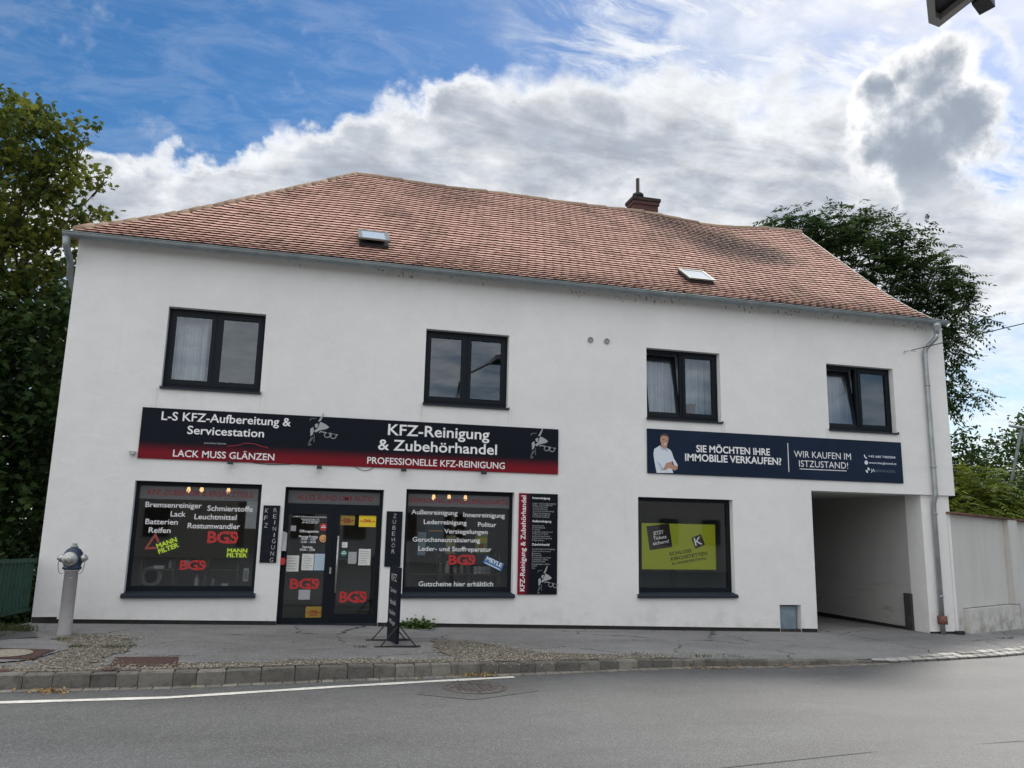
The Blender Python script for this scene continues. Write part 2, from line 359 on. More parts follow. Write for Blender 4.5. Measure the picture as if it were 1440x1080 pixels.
def tinted(name, c0, c1, rough=0.85, stain=None, bump=None, spec=0.3):
    """colour ranges over the float face attribute 'tint' (a different stone, tile or leaf each)"""
    m = M(name, c0, rough, spec=spec); t = NT(m.node_tree); b = base(m)
    a = t.n('ShaderNodeAttribute', attribute_name='tint').outputs['Fac']
    c = t.mix(a, c0, c1)
    pos = t.n('ShaderNodeNewGeometry').outputs['Position']
    if stain: c = stain(t, pos, c)
    t.t.links.new(c, b.inputs['Base Color'])
    if bump:
        t.t.links.new(t.n('ShaderNodeBump', {'Height': t.noise(pos, bump[0], 5, 0.65), 'Strength': bump[1], 'Distance': 0.015}).outputs[0], b.inputs['Normal'])
    return m
def roof_stain(t, pos, c):
    n = t.noise(t.n('ShaderNodeMapping', {'Vector': pos, 'Scale': (1.0, 0.7, 0.7)}).outputs[0], 1.1, 8, 0.68)
    n2 = t.noise(pos, 14, 4, 0.65)
    c = t.mix(t.math('MULTIPLY', t.smooth(n, 0.48, 0.66), 0.42), c, (0.12, 0.075, 0.055))
    c = t.mix(t.math('MULTIPLY', t.smooth(n2, 0.55, 0.75), 0.30), c, (0.30, 0.25, 0.21))
    # the two black lichen streaks high on the right half
    for (x, y, z, r, am) in ((9.7, 3.2, 8.7, 1.8, 1.0), (8.5, 4.2, 9.5, 1.3, 0.85), (10.6, 2.9, 8.4, 1.3, 0.95), (2.9, 4.2, 9.5, 1.6, 0.45)):
        d = t.n('ShaderNodeVectorMath', {0: pos, 1: (x, y, z)}, operation='DISTANCE').outputs['Value']
        k = t.math('MULTIPLY', t.smooth(d, r, r * 0.2), t.smooth(n2, 0.36, 0.54))
        c = t.mix(t.math('MULTIPLY', k, am), c, (0.035, 0.03, 0.028))
    return c
m_tile = tinted('clay_roof_tile', (0.48, 0.265, 0.205), (0.74, 0.46, 0.375), 0.85, roof_stain, (30, 0.4))
m_ridge = tinted('ridge_tile_clay', (0.20, 0.14, 0.10), (0.36, 0.26, 0.19), 0.9, None, (25, 0.6))
def stone_stain(t, pos, c):
    n = t.noise(pos, 9, 6, 0.68)
    return t.mix(t.smooth(n, 0.42, 0.72, 0.0, 0.55), c, (0.055, 0.050, 0.043))
m_kerb = tinted('granite_kerb', (0.125, 0.12, 0.108), (0.27, 0.25, 0.215), 0.85, stone_stain, (35, 0.9))
m_cob = tinted('granite_setts', (0.24, 0.235, 0.215), (0.56, 0.545, 0.51), 0.75, None, (35, 0.8))
m_joint = M('joint_dirt', (0.035, 0.032, 0.027), 0.95, var=(20, 0.4))

def leaf_mat(name, c0, c1, trans=0.35):
    m = bpy.data.materials.new(name); m.use_nodes = True
    t = NT(m.node_tree); b = base(m)
    a = t.n('ShaderNodeAttribute', attribute_name='tint').outputs['Fac']
    c = t.mix(a, c0, c1)
    t.t.links.new(c, b.inputs['Base Color']); b.inputs['Roughness'].default_value = 0.65; b.inputs['Specular IOR Level'].default_value = 0.18
    tl = t.n('ShaderNodeBsdfTranslucent', {'Color': c})
    mx = t.n('ShaderNodeMixShader', {0: trans, 1: b.outputs[0], 2: tl.outputs[0]})
    t.t.links.new(mx.outputs[0], m.node_tree.nodes['Material Output'].inputs[0])
    return m
m_maple = leaf_mat('maple_leaf', (0.040, 0.072, 0.018), (0.19, 0.21, 0.036), 0.5)
m_darkleaf = leaf_mat('dark_leaf', (0.014, 0.034, 0.011), (0.045, 0.080, 0.020), 0.3)
m_walnut = leaf_mat('walnut_leaf', (0.020, 0.048, 0.020), (0.085, 0.135, 0.042), 0.42)
m_bush = leaf_mat('bush_leaf', (0.026, 0.058, 0.016), (0.085, 0.135, 0.032), 0.4)
m_sumac = leaf_mat('sumac_leaf', (0.075, 0.135, 0.022), (0.27, 0.30, 0.034), 0.45)
m_sumac2 = leaf_mat('sumac_leaf_dark', (0.040, 0.085, 0.020), (0.14, 0.19, 0.035), 0.4)
m_weed = leaf_mat('weed_leaf', (0.055, 0.10, 0.025), (0.12, 0.18, 0.05), 0.3)
m_grass = leaf_mat('grass_blade', (0.05, 0.075, 0.025), (0.13, 0.14, 0.06), 0.3)
m_litter = leaf_mat('dry_leaf', (0.20, 0.11, 0.04), (0.42, 0.30, 0.13), 0.2)

# ------------------------------------------------------------------ mesh builder and object helpers
class B:
    def __init__(s): s.v = []; s.f = []; s.mi = []; s.tint = []
    def poly(s, pts, mi=0, tint=0.5):
        i = len(s.v); s.v += [tuple(p) for p in pts]; s.f.append(tuple(range(i, i + len(pts)))); s.mi.append(mi); s.tint.append(tint)
    def box(s, x0, x1, y0, y1, z0, z1, mi=0, tint=0.5):
        s.hexa([(x0, y0, z0), (x1, y0, z0), (x1, y1, z0), (x0, y1, z0), (x0, y0, z1), (x1, y0, z1), (x1, y1, z1), (x0, y1, z1)], mi, tint)
    def hexa(s, p, mi=0, tint=0.5):
        i = len(s.v); s.v += [tuple(q) for q in p]
        for f in ((3, 2, 1, 0), (4, 5, 6, 7), (0, 1, 5, 4), (1, 2, 6, 5), (2, 3, 7, 6), (3, 0, 4, 7)):
            s.f.append(tuple(i + k for k in f)); s.mi.append(mi); s.tint.append(tint)
    def prism(s, pts, y0, y1, mi=0):
        """outline of (x, z) points, counter-clockwise seen from -y, given depth y0..y1"""
        n = len(pts); i = len(s.v)
        s.v += [(x, y0, z) for x, z in pts] + [(x, y1, z) for x, z in pts]
        s.f.append(tuple(range(i, i + n))); s.f.append(tuple(range(i + 2 * n - 1, i + n - 1, -1))); s.mi += [mi, mi]; s.tint += [0.5, 0.5]
        for k in range(n):
            k2 = (k + 1) % n
            s.f.append((i + k, i + n + k, i + n + k2, i + k2)); s.mi.append(mi); s.tint.append(0.5)
    def tube(s, path, r, seg=10, mi=0, cap=True, tint=0.5):
        path = [Vector(p) for p in path]; n = len(path)
        rs = r if isinstance(r, (list, tuple)) else [r] * n
        i0 = len(s.v); up = None
        for k, p in enumerate(path):
            d = (path[min(k + 1, n - 1)] - path[max(k - 1, 0)]).normalized()
            if up is None:
                up = Vector((0, 0, 1)) if abs(d.z) < 0.9 else Vector((1, 0, 0))
            a = d.cross(up)
            if a.length < 1e-5: a = d.cross(Vector((0.3, 1, 0.2)))
            a.normalize(); b = d.cross(a).normalized(); up = -b if (-b).dot(up) > 0 else b
            for j in range(seg):
                t = 2 * math.pi * j / seg
                q = p + rs[k] * (math.cos(t) * a + math.sin(t) * b); s.v.append(q[:])
        for k in range(n - 1):
            for j in range(seg):
                j2 = (j + 1) % seg; a = i0 + k * seg
                s.f.append((a + j, a + seg + j, a + seg + j2, a + j2)); s.mi.append(mi); s.tint.append(tint)
        if cap:
            s.f.append(tuple(i0 + j for j in range(seg))); s.f.append(tuple(i0 + (n - 1) * seg + j for j in reversed(range(seg)))); s.mi += [mi, mi]; s.tint += [tint, tint]
    def disc(s, c, nrm, r, seg=20, mi=0):
        nrm = Vector(nrm).normalized(); a = nrm.orthogonal().normalized(); b = nrm.cross(a)
        s.poly([(Vector(c) + r * (math.cos(2 * math.pi * j / seg) * a + math.sin(2 * math.pi * j / seg) * b))[:] for j in range(seg)], mi)
    def lathe(s, c, prof, seg=20, mi=0, axis='Z'):
        """profile of (radius, height) swept about an axis through c"""
        i0 = len(s.v)
        for r, h in prof:
            for j in range(seg):
                t = 2 * math.pi * j / seg; x, y = r * math.cos(t), r * math.sin(t)
                q = {'Z': (x, y, h), 'Y': (x, h, y), 'X': (h, x, y)}[axis]
                s.v.append((c[0] + q[0], c[1] + q[1], c[2] + q[2]))
        for k in range(len(prof) - 1):
            for j in range(seg):
                j2 = (j + 1) % seg; a = i0 + k * seg
                s.f.append((a + j, a + j2, a + seg + j2, a + seg + j)); s.mi.append(mi); s.tint.append(0.5)
        s.f.append(tuple(i0 + j for j in reversed(range(seg)))); s.f.append(tuple(i0 + (len(prof) - 1) * seg + j for j in range(seg))); s.mi += [mi, mi]; s.tint += [0.5, 0.5]
    def arr(s, V, F, mi=0, tint=None):
        """numpy block: V (n,3), F (m,k)"""
        i = len(s.v); s.v += V.tolist(); s.f += (F + i).tolist(); s.mi += [mi] * len(F); s.tint += (tint.tolist() if tint is not None else [0.5] * len(F))
    def frame(s, x0, x1, z0, z1, w, y0, y1, mi=0, wt=None, wb=None):
        wt = wt or w; wb = wb or w
        s.box(x0, x0 + w, y0, y1, z0, z1, mi); s.box(x1 - w, x1, y0, y1, z0, z1, mi)
        s.box(x0 + w, x1 - w, y0, y1, z1 - wt, z1, mi); s.box(x0 + w, x1 - w, y0, y1, z0, z0 + wb, mi)
    def obj(s, name, mats, parent=None, smooth=False):
        me = bpy.data.meshes.new(name)
        me.from_pydata(s.v, [], s.f)
        for m in (mats if isinstance(mats, (list, tuple)) else [mats]): me.materials.append(m)
        me.polygons.foreach_set('material_index', s.mi)
        if smooth: me.polygons.foreach_set('use_smooth', [True] * len(s.f))
        a = me.attributes.new('tint', 'FLOAT', 'FACE'); a.data.foreach_set('value', s.tint)
        me.update()
        o = bpy.data.objects.new(name, me); COL.objects.link(o)
        if parent: adopt(o, parent)
        return o
def wloc(o):
    l = Vector(o.location)
    while o.parent: o = o.parent; l += Vector(o.location)
    return l
def adopt(o, parent):
    o.parent = parent; o.location = Vector(o.location) - wloc(parent)
def tag(o, label, cat, group=None):
    o['label'] = label; o['category'] = cat
    if group: o['group'] = group
    return o
def thing(name, label, cat, loc, group=None):
    o = bpy.data.objects.new(name, None); COL.objects.link(o); o.location = loc; o.empty_display_size = 0.2
    return tag(o, label, cat, group)
def struct(b, name, mats, smooth=False):
    o = b.obj(name, mats, None, smooth); o['kind'] = 'structure'; return o
def copy_tree(o, parent=None):
    c = o.copy(); COL.objects.link(c)
    if parent: c.parent = parent
    for ch in list(o.children): copy_tree(ch, c)
    return c

_cap = 0.682
def text_geo(body, bold=0.0, res=3):
    cu = bpy.data.curves.new('lettering', 'FONT'); cu.body = body; cu.resolution_u = res; cu.offset = bold
    o = bpy.data.objects.new('lettering', cu); COL.objects.link(o)
    me = bpy.data.meshes.new_from_object(o.evaluated_get(bpy.context.evaluated_depsgraph_get()))
    V = np.zeros(len(me.vertices) * 3); me.vertices.foreach_get('co', V); V = V.reshape(-1, 3)
    F = [tuple(p.vertices) for p in me.polygons]
    bpy.data.objects.remove(o); bpy.data.curves.remove(cu); bpy.data.meshes.remove(me)
    return V, F
def put_text(b, body, x0, x1, zb, cap, y, bold=0.012, mi=0, rot=0.0, res=3, ctr=None):
    """flat lettering facing -y, fitted between x0 and x1 with its baseline at zb; rot turns it about ctr"""
    V, F = text_geo(body, bold, res)
    if not len(V): return
    X = (V[:, 0] - V[:, 0].min()) / max(V[:, 0].max() - V[:, 0].min(), 1e-6) * (x1 - x0) + x0
    Zc = V[:, 1] / _cap * cap + zb
    if rot:
        cx, cz = ctr if ctr else ((x0 + x1) / 2, zb + cap / 2)
        c, s = math.cos(rot), math.sin(rot); dx, dz = X - cx, Zc - cz
        X, Zc = cx + c * dx - s * dz, cz + s * dx + c * dz
    i = len(b.v); b.v += [(float(a), y, float(z)) for a, z in zip(X, Zc)]
    for f in F: b.f.append(tuple(i + k for k in f)); b.mi.append(mi); b.tint.append(0.5)
def lettering(parent, m, lines, y, bold=0.008, name='lettering', res=3, **kw):
    for ln in lines:
        b = B(); put_text(b, *ln, y, bold, res=res, **kw); b.obj(name, m, parent)
def panel(b, c, w, h, rot, y0, y1, mi=0):
    cx, cz = c; co, si = math.cos(rot), math.sin(rot)
    b.prism([(cx + co * dx - si * dz, cz + si * dx + co * dz) for dx, dz in ((-w / 2, -h / 2), (w / 2, -h / 2), (w / 2, h / 2), (-w / 2, h / 2))], y0, y1, mi)

# ------------------------------------------------------------------ levels
def g0(x):                       # ground level along the facade: the street falls to the right
    return -0.018 * max(x, -8) if x < 0 else -0.0227 * min(x, 30)
KX = [-40, -14, -6, -2.9, -1.3, .5, 2.7, 5.3, 7, 8.7, 10.5, 12, 14, 20, 45]
KY = [-6.5, -4.6, -4.1, -3.93, -3.8, -3.55, -3.34, -3.0, -2.8, -2.6, -2.2, -1.75, -1.0, 1.5, 12.5]
def ky(x): return float(np.interp(x, KX, KY))
def zr(x): return float(np.interp(x, [-30, -2.9, -1.3, .56, 2.7, 5.3, 7.2, 8.3, 9.3, 10.6, 12.9, 20, 45], [.2, -.155, -.19, -.21, -.233, -.262, -.33, -.345, -.372, -.402, -.478, -.6, -.9]))
def zk(x): return float(np.interp(x, [-30, -2.9, -1.3, .56, 2.7, 5.3, 7.2, 8.3, 9.3, 10.6, 12.9, 20, 45], [.34, -.004, -.034, -.057, -.104, -.163, -.243, -.282, -.352, -.386, -.462, -.58, -.88]))
def yin(x): return float(np.interp(x, [-40, -4.3, -4.0, -3.9, -3.82, 12.66, 13, 45], [-5.0, -2.8, -1.2, -0.2, .12, .12, .12, 13.9]))
def zs(x, y):                    # pavement surface
    k, a = ky(x), yin(x)
    t = min(max((a - y) / max(a - k, .1), 0), 1)
    return g0(x) * (1 - t) + zk(x) * t
xs_s = sorted(set([round(v, 2) for v in np.arange(-40, 45.01, .5)] + [-3.82, -3.9, -4.0, -4.3, 9.6, 12.2, 12.66]))

# ground, road, pavement -------------------------------------------------------
b = B()
b.poly([(-400, -400, -1.25), (400, -400, -1.25), (400, 400, -1.25), (-400, 400, -1.25)])
struct(b, 'ground', M('soil_and_grass', (0.020, 0.025, 0.011), 0.95, var=(1.2, 0.4)))
b = B()
for a, c in zip(xs_s[:-1], xs_s[1:]):
    ys = [0, 1.5, 4, 8, 14, 30]
    for u, w in zip(ys[:-1], ys[1:]):
        b.poly([(a, ky(a) - w - .01, zr(a) + .006 * min(w, 6)), (c, ky(c) - w - .01, zr(c) + .006 * min(w, 6)), (c, ky(c) - u - .01, zr(c) + .006 * min(u, 6)), (a, ky(a) - u - .01, zr(a) + .006 * min(u, 6))])
struct(b, 'road', m_road, True)
def zroad(x, y): return zr(x) + .006 * min(max(ky(x) - y, 0), 6)
b = B()
for a, c in zip(xs_s[:-1], xs_s[1:]):
    n = 6
    for k in range(n):
        t0, t1 = k / n, (k + 1) / n
        P = lambda x, t: (x, yin(x) * (1 - t) + (ky(x) + .11) * t)
        q = [P(a, t1), P(c, t1), P(c, t0), P(a, t0)]
        b.poly([(x, y, zs(x, y)) for x, y in q])
    if 9.6 <= a < 12.2: b.poly([(a, .12, zs(a, .12)), (c, .12, zs(c, .12)), (c, 9.3, zs(c, .12) - .12), (a, 9.3, zs(a, .12) - .12)])
struct(b, 'pavement', m_walk, True)

# kerb: granite blocks of uneven length
b = B(); x = -30.0
while x < 9.0:
    L = random.uniform(.20, .40); x1 = x + L - .007
    h = random.uniform(-.007, .006); t = random.random() ** 1.2
    lo = min(zr(x), zr(x1)) - .12; j = lambda: random.uniform(-.009, .009)
    ya, yb = ky(x), ky(x1); w = .135; top = lambda u: zk(u) + h
    bv = .011
    P = [(x, ya + j(), lo), (x1, yb + j(), lo), (x1, yb + w, lo), (x, ya + w, lo)]
    b.hexa(P + [(x, ya + j(), top(x) - bv), (x1, yb + j(), top(x1) - bv), (x1, yb + w, top(x1) - bv), (x, ya + w, top(x) - bv)], 0, t)
    b.hexa([(x, ya + .003, top(x) - bv), (x1, yb + .003, top(x1) - bv), (x1, yb + w, top(x1) - bv), (x, ya + w, top(x) - bv),
            (x + bv, ya + bv + j(), top(x) + .004), (x1 - bv, yb + bv + j(), top(x1) + .004), (x1 - bv, yb + w - .004, top(x1) + .004), (x + bv, ya + w - .004, top(x) + .004)], 0, t)
    x = x + L
struct(b, 'kerb', m_kerb)
# gutter course of small setts at the kerb foot
b = B(); x = -12.0
while x < 9.0:
    L = random.uniform(.13, .2); x1 = x + L - .012
    b.hexa([(x, ky(x) - .13, zroad(x, ky(x)) - .05), (x1, ky(x1) - .13, zroad(x1, ky(x1)) - .05), (x1, ky(x1) - .012, zroad(x1, ky(x1)) - .05), (x, ky(x) - .012, zroad(x, ky(x)) - .05)] +
           [(x, ky(x) - .13, zr(x) + .006), (x1, ky(x1) - .13, zr(x1) + .006), (x1, ky(x1) - .012, zr(x1) + .012), (x, ky(x) - .012, zr(x) + .012)], 0, random.uniform(.3, 1))
    x += L
struct(b, 'gutter_course', m_kerb)
# pale setts across the drive
def crear(x): return float(np.interp(x, [8.6, 8.88, 10.94, 13, 16, 20], [-2.50, -2.44, -1.70, -1.02, .2, 2.0]))
b = B()
def sett(xa, xb, ra, rb, tint, sk):
    P = []
    for (xx, t) in ((xa, ra), (xb, ra), (xb, rb), (xa, rb)):
        xx2 = xx + sk * t; k, c = ky(xx2), crear(xx2); P.append((xx2, k + (c - k) * t))
    cx = sum(p[0] for p in P) / 4; cy = sum(p[1] for p in P) / 4
    jt = random.uniform(-.004, .006)
    lo = [(p[0], p[1], zs(*p) - .06) for p in P]; hi = [(cx + (p[0] - cx) * .86, cy + (p[1] - cy) * .86, zs(*p) + .016 + jt) for p in P]
    b.hexa(lo + hi, 0, tint)
x = 8.75
while x < 17:
    L = random.uniform(.25, .34)
    for r in range(2):
        o = .12 * r; sett(x + o + .012, x + o + L - .012, r / 2 + .04, r / 2 + .47, random.random(), -.10)
    x += L
struct(b, 'sett_strip', m_cob)
b = B()
for a, c in zip(np.arange(8.7, 17, .3), np.arange(9.0, 17.3, .3)):
    b.poly([(a, ky(a) - .01, zs(a, ky(a)) + .006), (c, ky(c) - .01, zs(c, ky(c)) + .006), (c, crear(c) + .02, zs(c, crear(c)) + .006), (a, crear(a) + .02, zs(a, crear(a)) + .006)])
struct(b, 'sett_bed', m_joint)

# edge line, patch and seam on the road
wl = [(-14, -5.4), (-6, -4.85), (-2.7, -4.55), (-1.19, -4.39), (.55, -3.97), (1.58, -3.76), (2.69, -3.56)]
b = B()
for (ax, ay), (cx, cy) in zip(wl[:-1], wl[1:]):
    n = 12
    for k in range(n):
        u, w = k / n, (k + 1) / n
        q = [(ax + (cx - ax) * t, ay + (cy - ay) * t) for t in (u, w)]
        hw = [.055 + .006 * math.sin(7 * p[0]) for p in q]
        b.poly([(q[0][0], q[0][1] - hw[0], zroad(*q[0]) + .005), (q[1][0], q[1][1] - hw[1], zroad(*q[1]) + .005), (q[1][0], q[1][1] + hw[1], zroad(*q[1]) + .005), (q[0][0], q[0][1] + hw[0], zroad(*q[0]) + .005)])
struct(b, 'road_marking', m_line)
b = B()
pp = [(1.35, -4.5), (1.9, -4.85), (2.75, -4.45), (2.62, -3.9), (2.1, -3.74), (1.5, -3.95)]
b.poly([(x, y, zroad(x, y) + .004) for x, y in pp])
struct(b, 'road_patch', m_patch)
b = B()
sm = [(2.2, -7.75), (4.66, -7.37), (6.77, -7.08), (9, -6.8)]
for (ax, ay), (cx, cy) in zip(sm[:-1], sm[1:]):
    b.poly([(ax, ay - .006, zroad(ax, ay) + .004), (cx, cy - .006, zroad(cx, cy) + .004), (cx, cy + .006, zroad(cx, cy) + .004), (ax, ay + .006, zroad(ax, ay) + .004)])
struct(b, 'road_seam', M('seam_bitumen', (0.055, 0.056, 0.056), 0.7))

# gravel where the asphalt has broken away
def ragged(pts, amp=.06, step=.09):
    out = []
    for (ax, ay), (cx, cy) in zip(pts, pts[1:] + pts[:1]):
        n = max(1, int(math.hypot(cx - ax, cy - ay) / step))
        for k in range(n):
            t = k / n; out.append((ax + (cx - ax) * t + random.uniform(-amp, amp), ay + (cy - ay) * t + random.uniform(-amp, amp)))
    return out
def ground_sheet(b, pts, dz):
    """a ragged patch laid on the pavement: centre-fan strips that follow the surface"""
    cx = sum(p[0] for p in pts) / len(pts); cy = sum(p[1] for p in pts) / len(pts)
    for p, q in zip(pts, pts[1:] + pts[:1]):
        N = 5
        for k in range(N):
            t0, t1 = k / N, (k + 1) / N
            A = [(cx + (u[0] - cx) * t, cy + (u[1] - cy) * t) for u, t in ((p, t0), (p, t1), (q, t1), (q, t0))]
            b.poly([(x, y, zs(x, y) + dz) for x, y in (A if k else [A[0], A[1], A[2]])])
b = B()
strip = [(x, ky(x) + .125) for x in np.arange(-6, 5.6, .3)]
for (ax, ay), (cx, cy) in zip(strip[:-1], strip[1:]):
    wd = lambda x: .30 + .10 * math.sin(3.1 * x) + .07 * math.sin(7.7 * x + 1) + (.1 if x < 0 else 0) - (.22 * max(0, min(1, (x - 4) / 1.6)))
    N = 4
    for k in range(N):
        P = [(ax, ay + wd(ax) * k / N), (cx, cy + wd(cx) * k / N), (cx, cy + wd(cx) * (k + 1) / N), (ax, ay + wd(ax) * (k + 1) / N)]
        b.poly([(x, y, zs(x, y) + .006) for x, y in P])
ground_sheet(b, ragged([(-3.1, -1.05), (-2.5, -1.2), (-2.05, -1.75), (-2.0, -2.5), (-2.15, -3.0), (-2.2, -3.6), (-2.75, -3.6), (-2.75, -2.2), (-3.0, -1.7)]), .010)
ground_sheet(b, ragged([(1.95, -1.55), (2.45, -1.45), (2.9, -2.0), (3.4, -2.55), (4.6, -2.75), (4.2, -3.0), (3.0, -3.1), (2.1, -3.25), (1.9, -2.4)]), .010)
struct(b, 'gravel', m_gravel)
# loose stones on the gravel: nobody could count them
rng = np.random.default_rng(5)
b = B()
T = np.array([(1, 0, 0), (0, 1, 0), (-1, 0, 0), (0, -1, 0), (0, 0, .7), (0, 0, -.7)], float)
TF = np.array([(0, 1, 4), (1, 2, 4), (2, 3, 4), (3, 0, 4)])
def stones(n, fn, s0, s1):
    for _ in range(n):
        x, y = fn(); s = rng.uniform(s0, s1); a = rng.uniform(0, 6.28)
        V = T * s * rng.uniform(.6, 1.2, (6, 1)); c, q = math.cos(a), math.sin(a)
        V = np.stack([V[:, 0] * c - V[:, 1] * q + x, V[:, 0] * q + V[:, 1] * c + y, V[:, 2] + zs(x, y) + .012], 1)
        b.arr(V, TF, 0, np.full(4, rng.random()))
def f_strip():
    x = rng.uniform(-4.5, 5.2); return x, ky(x) + .15 + abs(rng.normal(0, .17))
stones(2600, f_strip, .006, .017)
stones(1500, lambda: (rng.normal(-2.45, .32), rng.uniform(-3.6, -1.1)), .006, .016)
stones(1300, lambda: (rng.normal(2.7, .55), rng.normal(-2.55, .4)), .006, .016)
o = b.obj('loose_stones', tinted('loose_stone', (0.10, 0.09, 0.075), (0.42, 0.385, 0.315), 0.9)); o['kind'] = 'stuff'
# crumbling asphalt slab left of the hydrant
b = B()
ground_sheet(b, ragged([(-3.7, -1.6), (-3.15, -1.55), (-2.72, -2.05), (-2.68, -2.45), (-2.95, -3.2), (-3.6, -3.4), (-4.2, -2.6)], .03), .016)
struct(b, 'asphalt_slab', m_walk)
b = B()
ground_sheet(b, ragged([(-3.8, -.9), (-3.45, -1.05), (-3.3, -1.45), (-3.75, -1.75), (-4.2, -1.5)], .03), .020)
struct(b, 'dark_patch', m_patch)

# ------------------------------------------------------------------ the building
bld = thing('shop_house', 'long white rendered two storey shop house with red tiled roof and dark window frames', 'building', (4.6, 4.6, -.1))
EX0, EX1, DEP, EZ = -3.8, 13.0, 9.2, 6.10
WINS = [(-2.351, -.82, 3.73, 5.077), (1.91, 3.434, 3.714, 5.062), (6.136, 7.687, 3.69, 5.05), (10.085, 11.682, 3.68, 5.03)]
SHOPS = [(-2.581, -.673, .428, 2.22), (1.683, 3.591, .42, 2.224), (5.941, 7.878, .415, 2.218)]
DOOR = (-.302, 1.308, -1, 2.196)
CUP = (8.80, 9.255, -1, .283)
PASS = (9.6, 13.0, -1, 2.448)
ops = WINS + SHOPS + [DOOR, CUP, PASS]
def zbot(x): return (.155 if x < -3.46 else g0(x) + .062)
b = B()
bx = sorted(set([EX0, -3.461, -3.459, 0, EX1] + [v for o in ops for v in o[:2]])); bz = sorted(set([3.0, EZ] + [v for o in ops for v in o[2:]]))
bz = [-1] + [z for z in bz if z > -.9]
for xa, xb in zip(bx[:-1], bx[1:]):
    for za, zb_ in zip(bz[:-1], bz[1:]):
        mx, mz = (xa + xb) / 2, (za + zb_) / 2
        if any(o[0] < mx < o[1] and o[2] < mz < o[3] for o in ops): continue
        l = zbot(xa + 1e-4) if za == -1 else za; r_ = zbot(xb - 1e-4) if za == -1 else za
        b.poly([(xa, 0, l), (xb, 0, r_), (xb, 0, zb_), (xa, 0, zb_)])
for o in WINS + SHOPS + [DOOR, CUP]:
    x0, x1, z0, z1 = o; d = .32
    z0l = z0 if z0 > -.9 else g0(x0) - .1; z0r = z0 if z0 > -.9 else g0(x1) - .1
    b.poly([(x0, 0, z0l), (x0, 0, z1), (x0, d, z1), (x0, d, z0l)]); b.poly([(x1, 0, z1), (x1, 0, z0r), (x1, d, z0r), (x1, d, z1)])
    b.poly([(x0, 0, z1), (x1, 0, z1), (x1, d, z1), (x0, d, z1)]); b.poly([(x0, d, z0l), (x1, d, z0r), (x1, 0, z0r), (x0, 0, z0l)])
# underside of the wall skin above the plinth
for xa, xb in ((EX0, -3.46), (-3.46, DOOR[0]), (DOOR[1], 8.80), (9.255, 9.6)):
    b.poly([(xa, .03, zbot(xa + 1e-4)), (xb, .03, zbot(xb - 1e-4)), (xb, 0, zbot(xb - 1e-4)), (xa, 0, zbot(xa + 1e-4))])
# soffit over the drive, front of the gate pier and its white reveal
b.poly([(9.6, 0, 2.448), (9.6, .5, 2.448), (13, .5, 2.448), (13, 0, 2.448)])
b.poly([(12.2, .06, g0(12.2)), (12.89, .06, g0(12.9) + .03), (12.89, .06, 2.4475), (12.2, .06, 2.4475)])
b.poly([(12.2, .5, g0(12.2) - .1), (12.2, .06, g0(12.2) - .1), (12.2, .06, 2.4475), (12.2, .5, 2.4475)])
b.poly([(12.89, .06, -.6), (12.89, 2, -.6), (12.89, 2, 2.4475), (12.89, .06, 2.4475)])
b.poly([(9.6, 0, g0(9.6) + .05), (9.6, .5, g0(9.6) + .05), (9.6, .5, 2.448), (9.6, 0, 2.448)])
b.poly([(13, 0, 2.448), (13, DEP, 2.448), (13, DEP, EZ), (13, 0, EZ)])
b.obj('front_wall', m_wall, bld)
b = B()
b.poly([(EX0, DEP, -1), (EX0, 0, -1), (EX0, 0, EZ), (EX0, DEP, EZ)])
b.poly([(12.6, -.1, EZ), (12.6, DEP, EZ), (12.6, 4.6, 9.8)])
b.poly([(EX1, DEP, 2.4), (EX0, DEP, 2.4), (EX0, DEP, EZ), (EX1, DEP, EZ)]); b.poly([(9.6, DEP, -1), (EX0, DEP, -1), (EX0, DEP, 2.4), (9.6, DEP, 2.4)])
b.poly([(12.89, 2, -1), (12.89, DEP, -1), (12.89, DEP, 2.448), (12.89, 2, 2.448)])
b.obj('side_wall', m_side, bld)
b = B()  # plinth, set back 15 mm behind the render
for xa, xb, lo in ((EX0, -3.46, .16), (-3.46, DOOR[0], 0), (DOOR[1], 8.80, 0), (9.255, 9.6, 0)):
    za = lo if lo else g0(xa) + .07; zb_ = lo if lo else g0(xb) + .07
    b.poly([(xa, .015, g0(xa) - .25), (xb, .015, g0(xb) - .25), (xb, .015, zb_), (xa, .015, za)])
b.poly([(9.59, .015, -.5), (9.59, .4, -.5), (9.59, .4, -.16), (9.59, .015, -.16)])
b.box(12.78, 12.96, -.02, .05, -.6, g0(12.9) + .055)
b.box(12.195, 12.78, .045, .058, -.6, g0(12.5) + .035)
b.obj('plinth', m_plinth, bld)
b = B()  # drive-through passage
zf = lambda y: g0(11) - .012 * y
b.poly([(12.2, 9.2, -1), (12.2, .5, -1), (12.2, .5, 2.4475), (12.2, 9.2, 2.4475)])
b.poly([(9.6, .5, -1), (9.6, 9.2, -1), (9.6, 9.2, 2.448), (9.6, .5, 2.448)])
b.poly([(9.6, .5, 2.448), (9.6, 9.2, 2.448), (12.2, 9.2, 2.448), (12.2, .5, 2.448)])
b.box(12.185, 12.1995, .66, 9.1, -.6, g0(12.2) + .05, 1)
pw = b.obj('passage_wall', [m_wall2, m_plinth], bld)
b = B(); b.box(9.6, 12.2, 9.1, 9.16, -.6, 2.44); b.obj('passage_light_stop', m_wood, bld)  # unseen end panel, added to keep back light out of the passage
b = B(); b.box(12.14, 12.198, .47, .66, -.5, .45); b.obj('corner_guard', m_rub, bld)
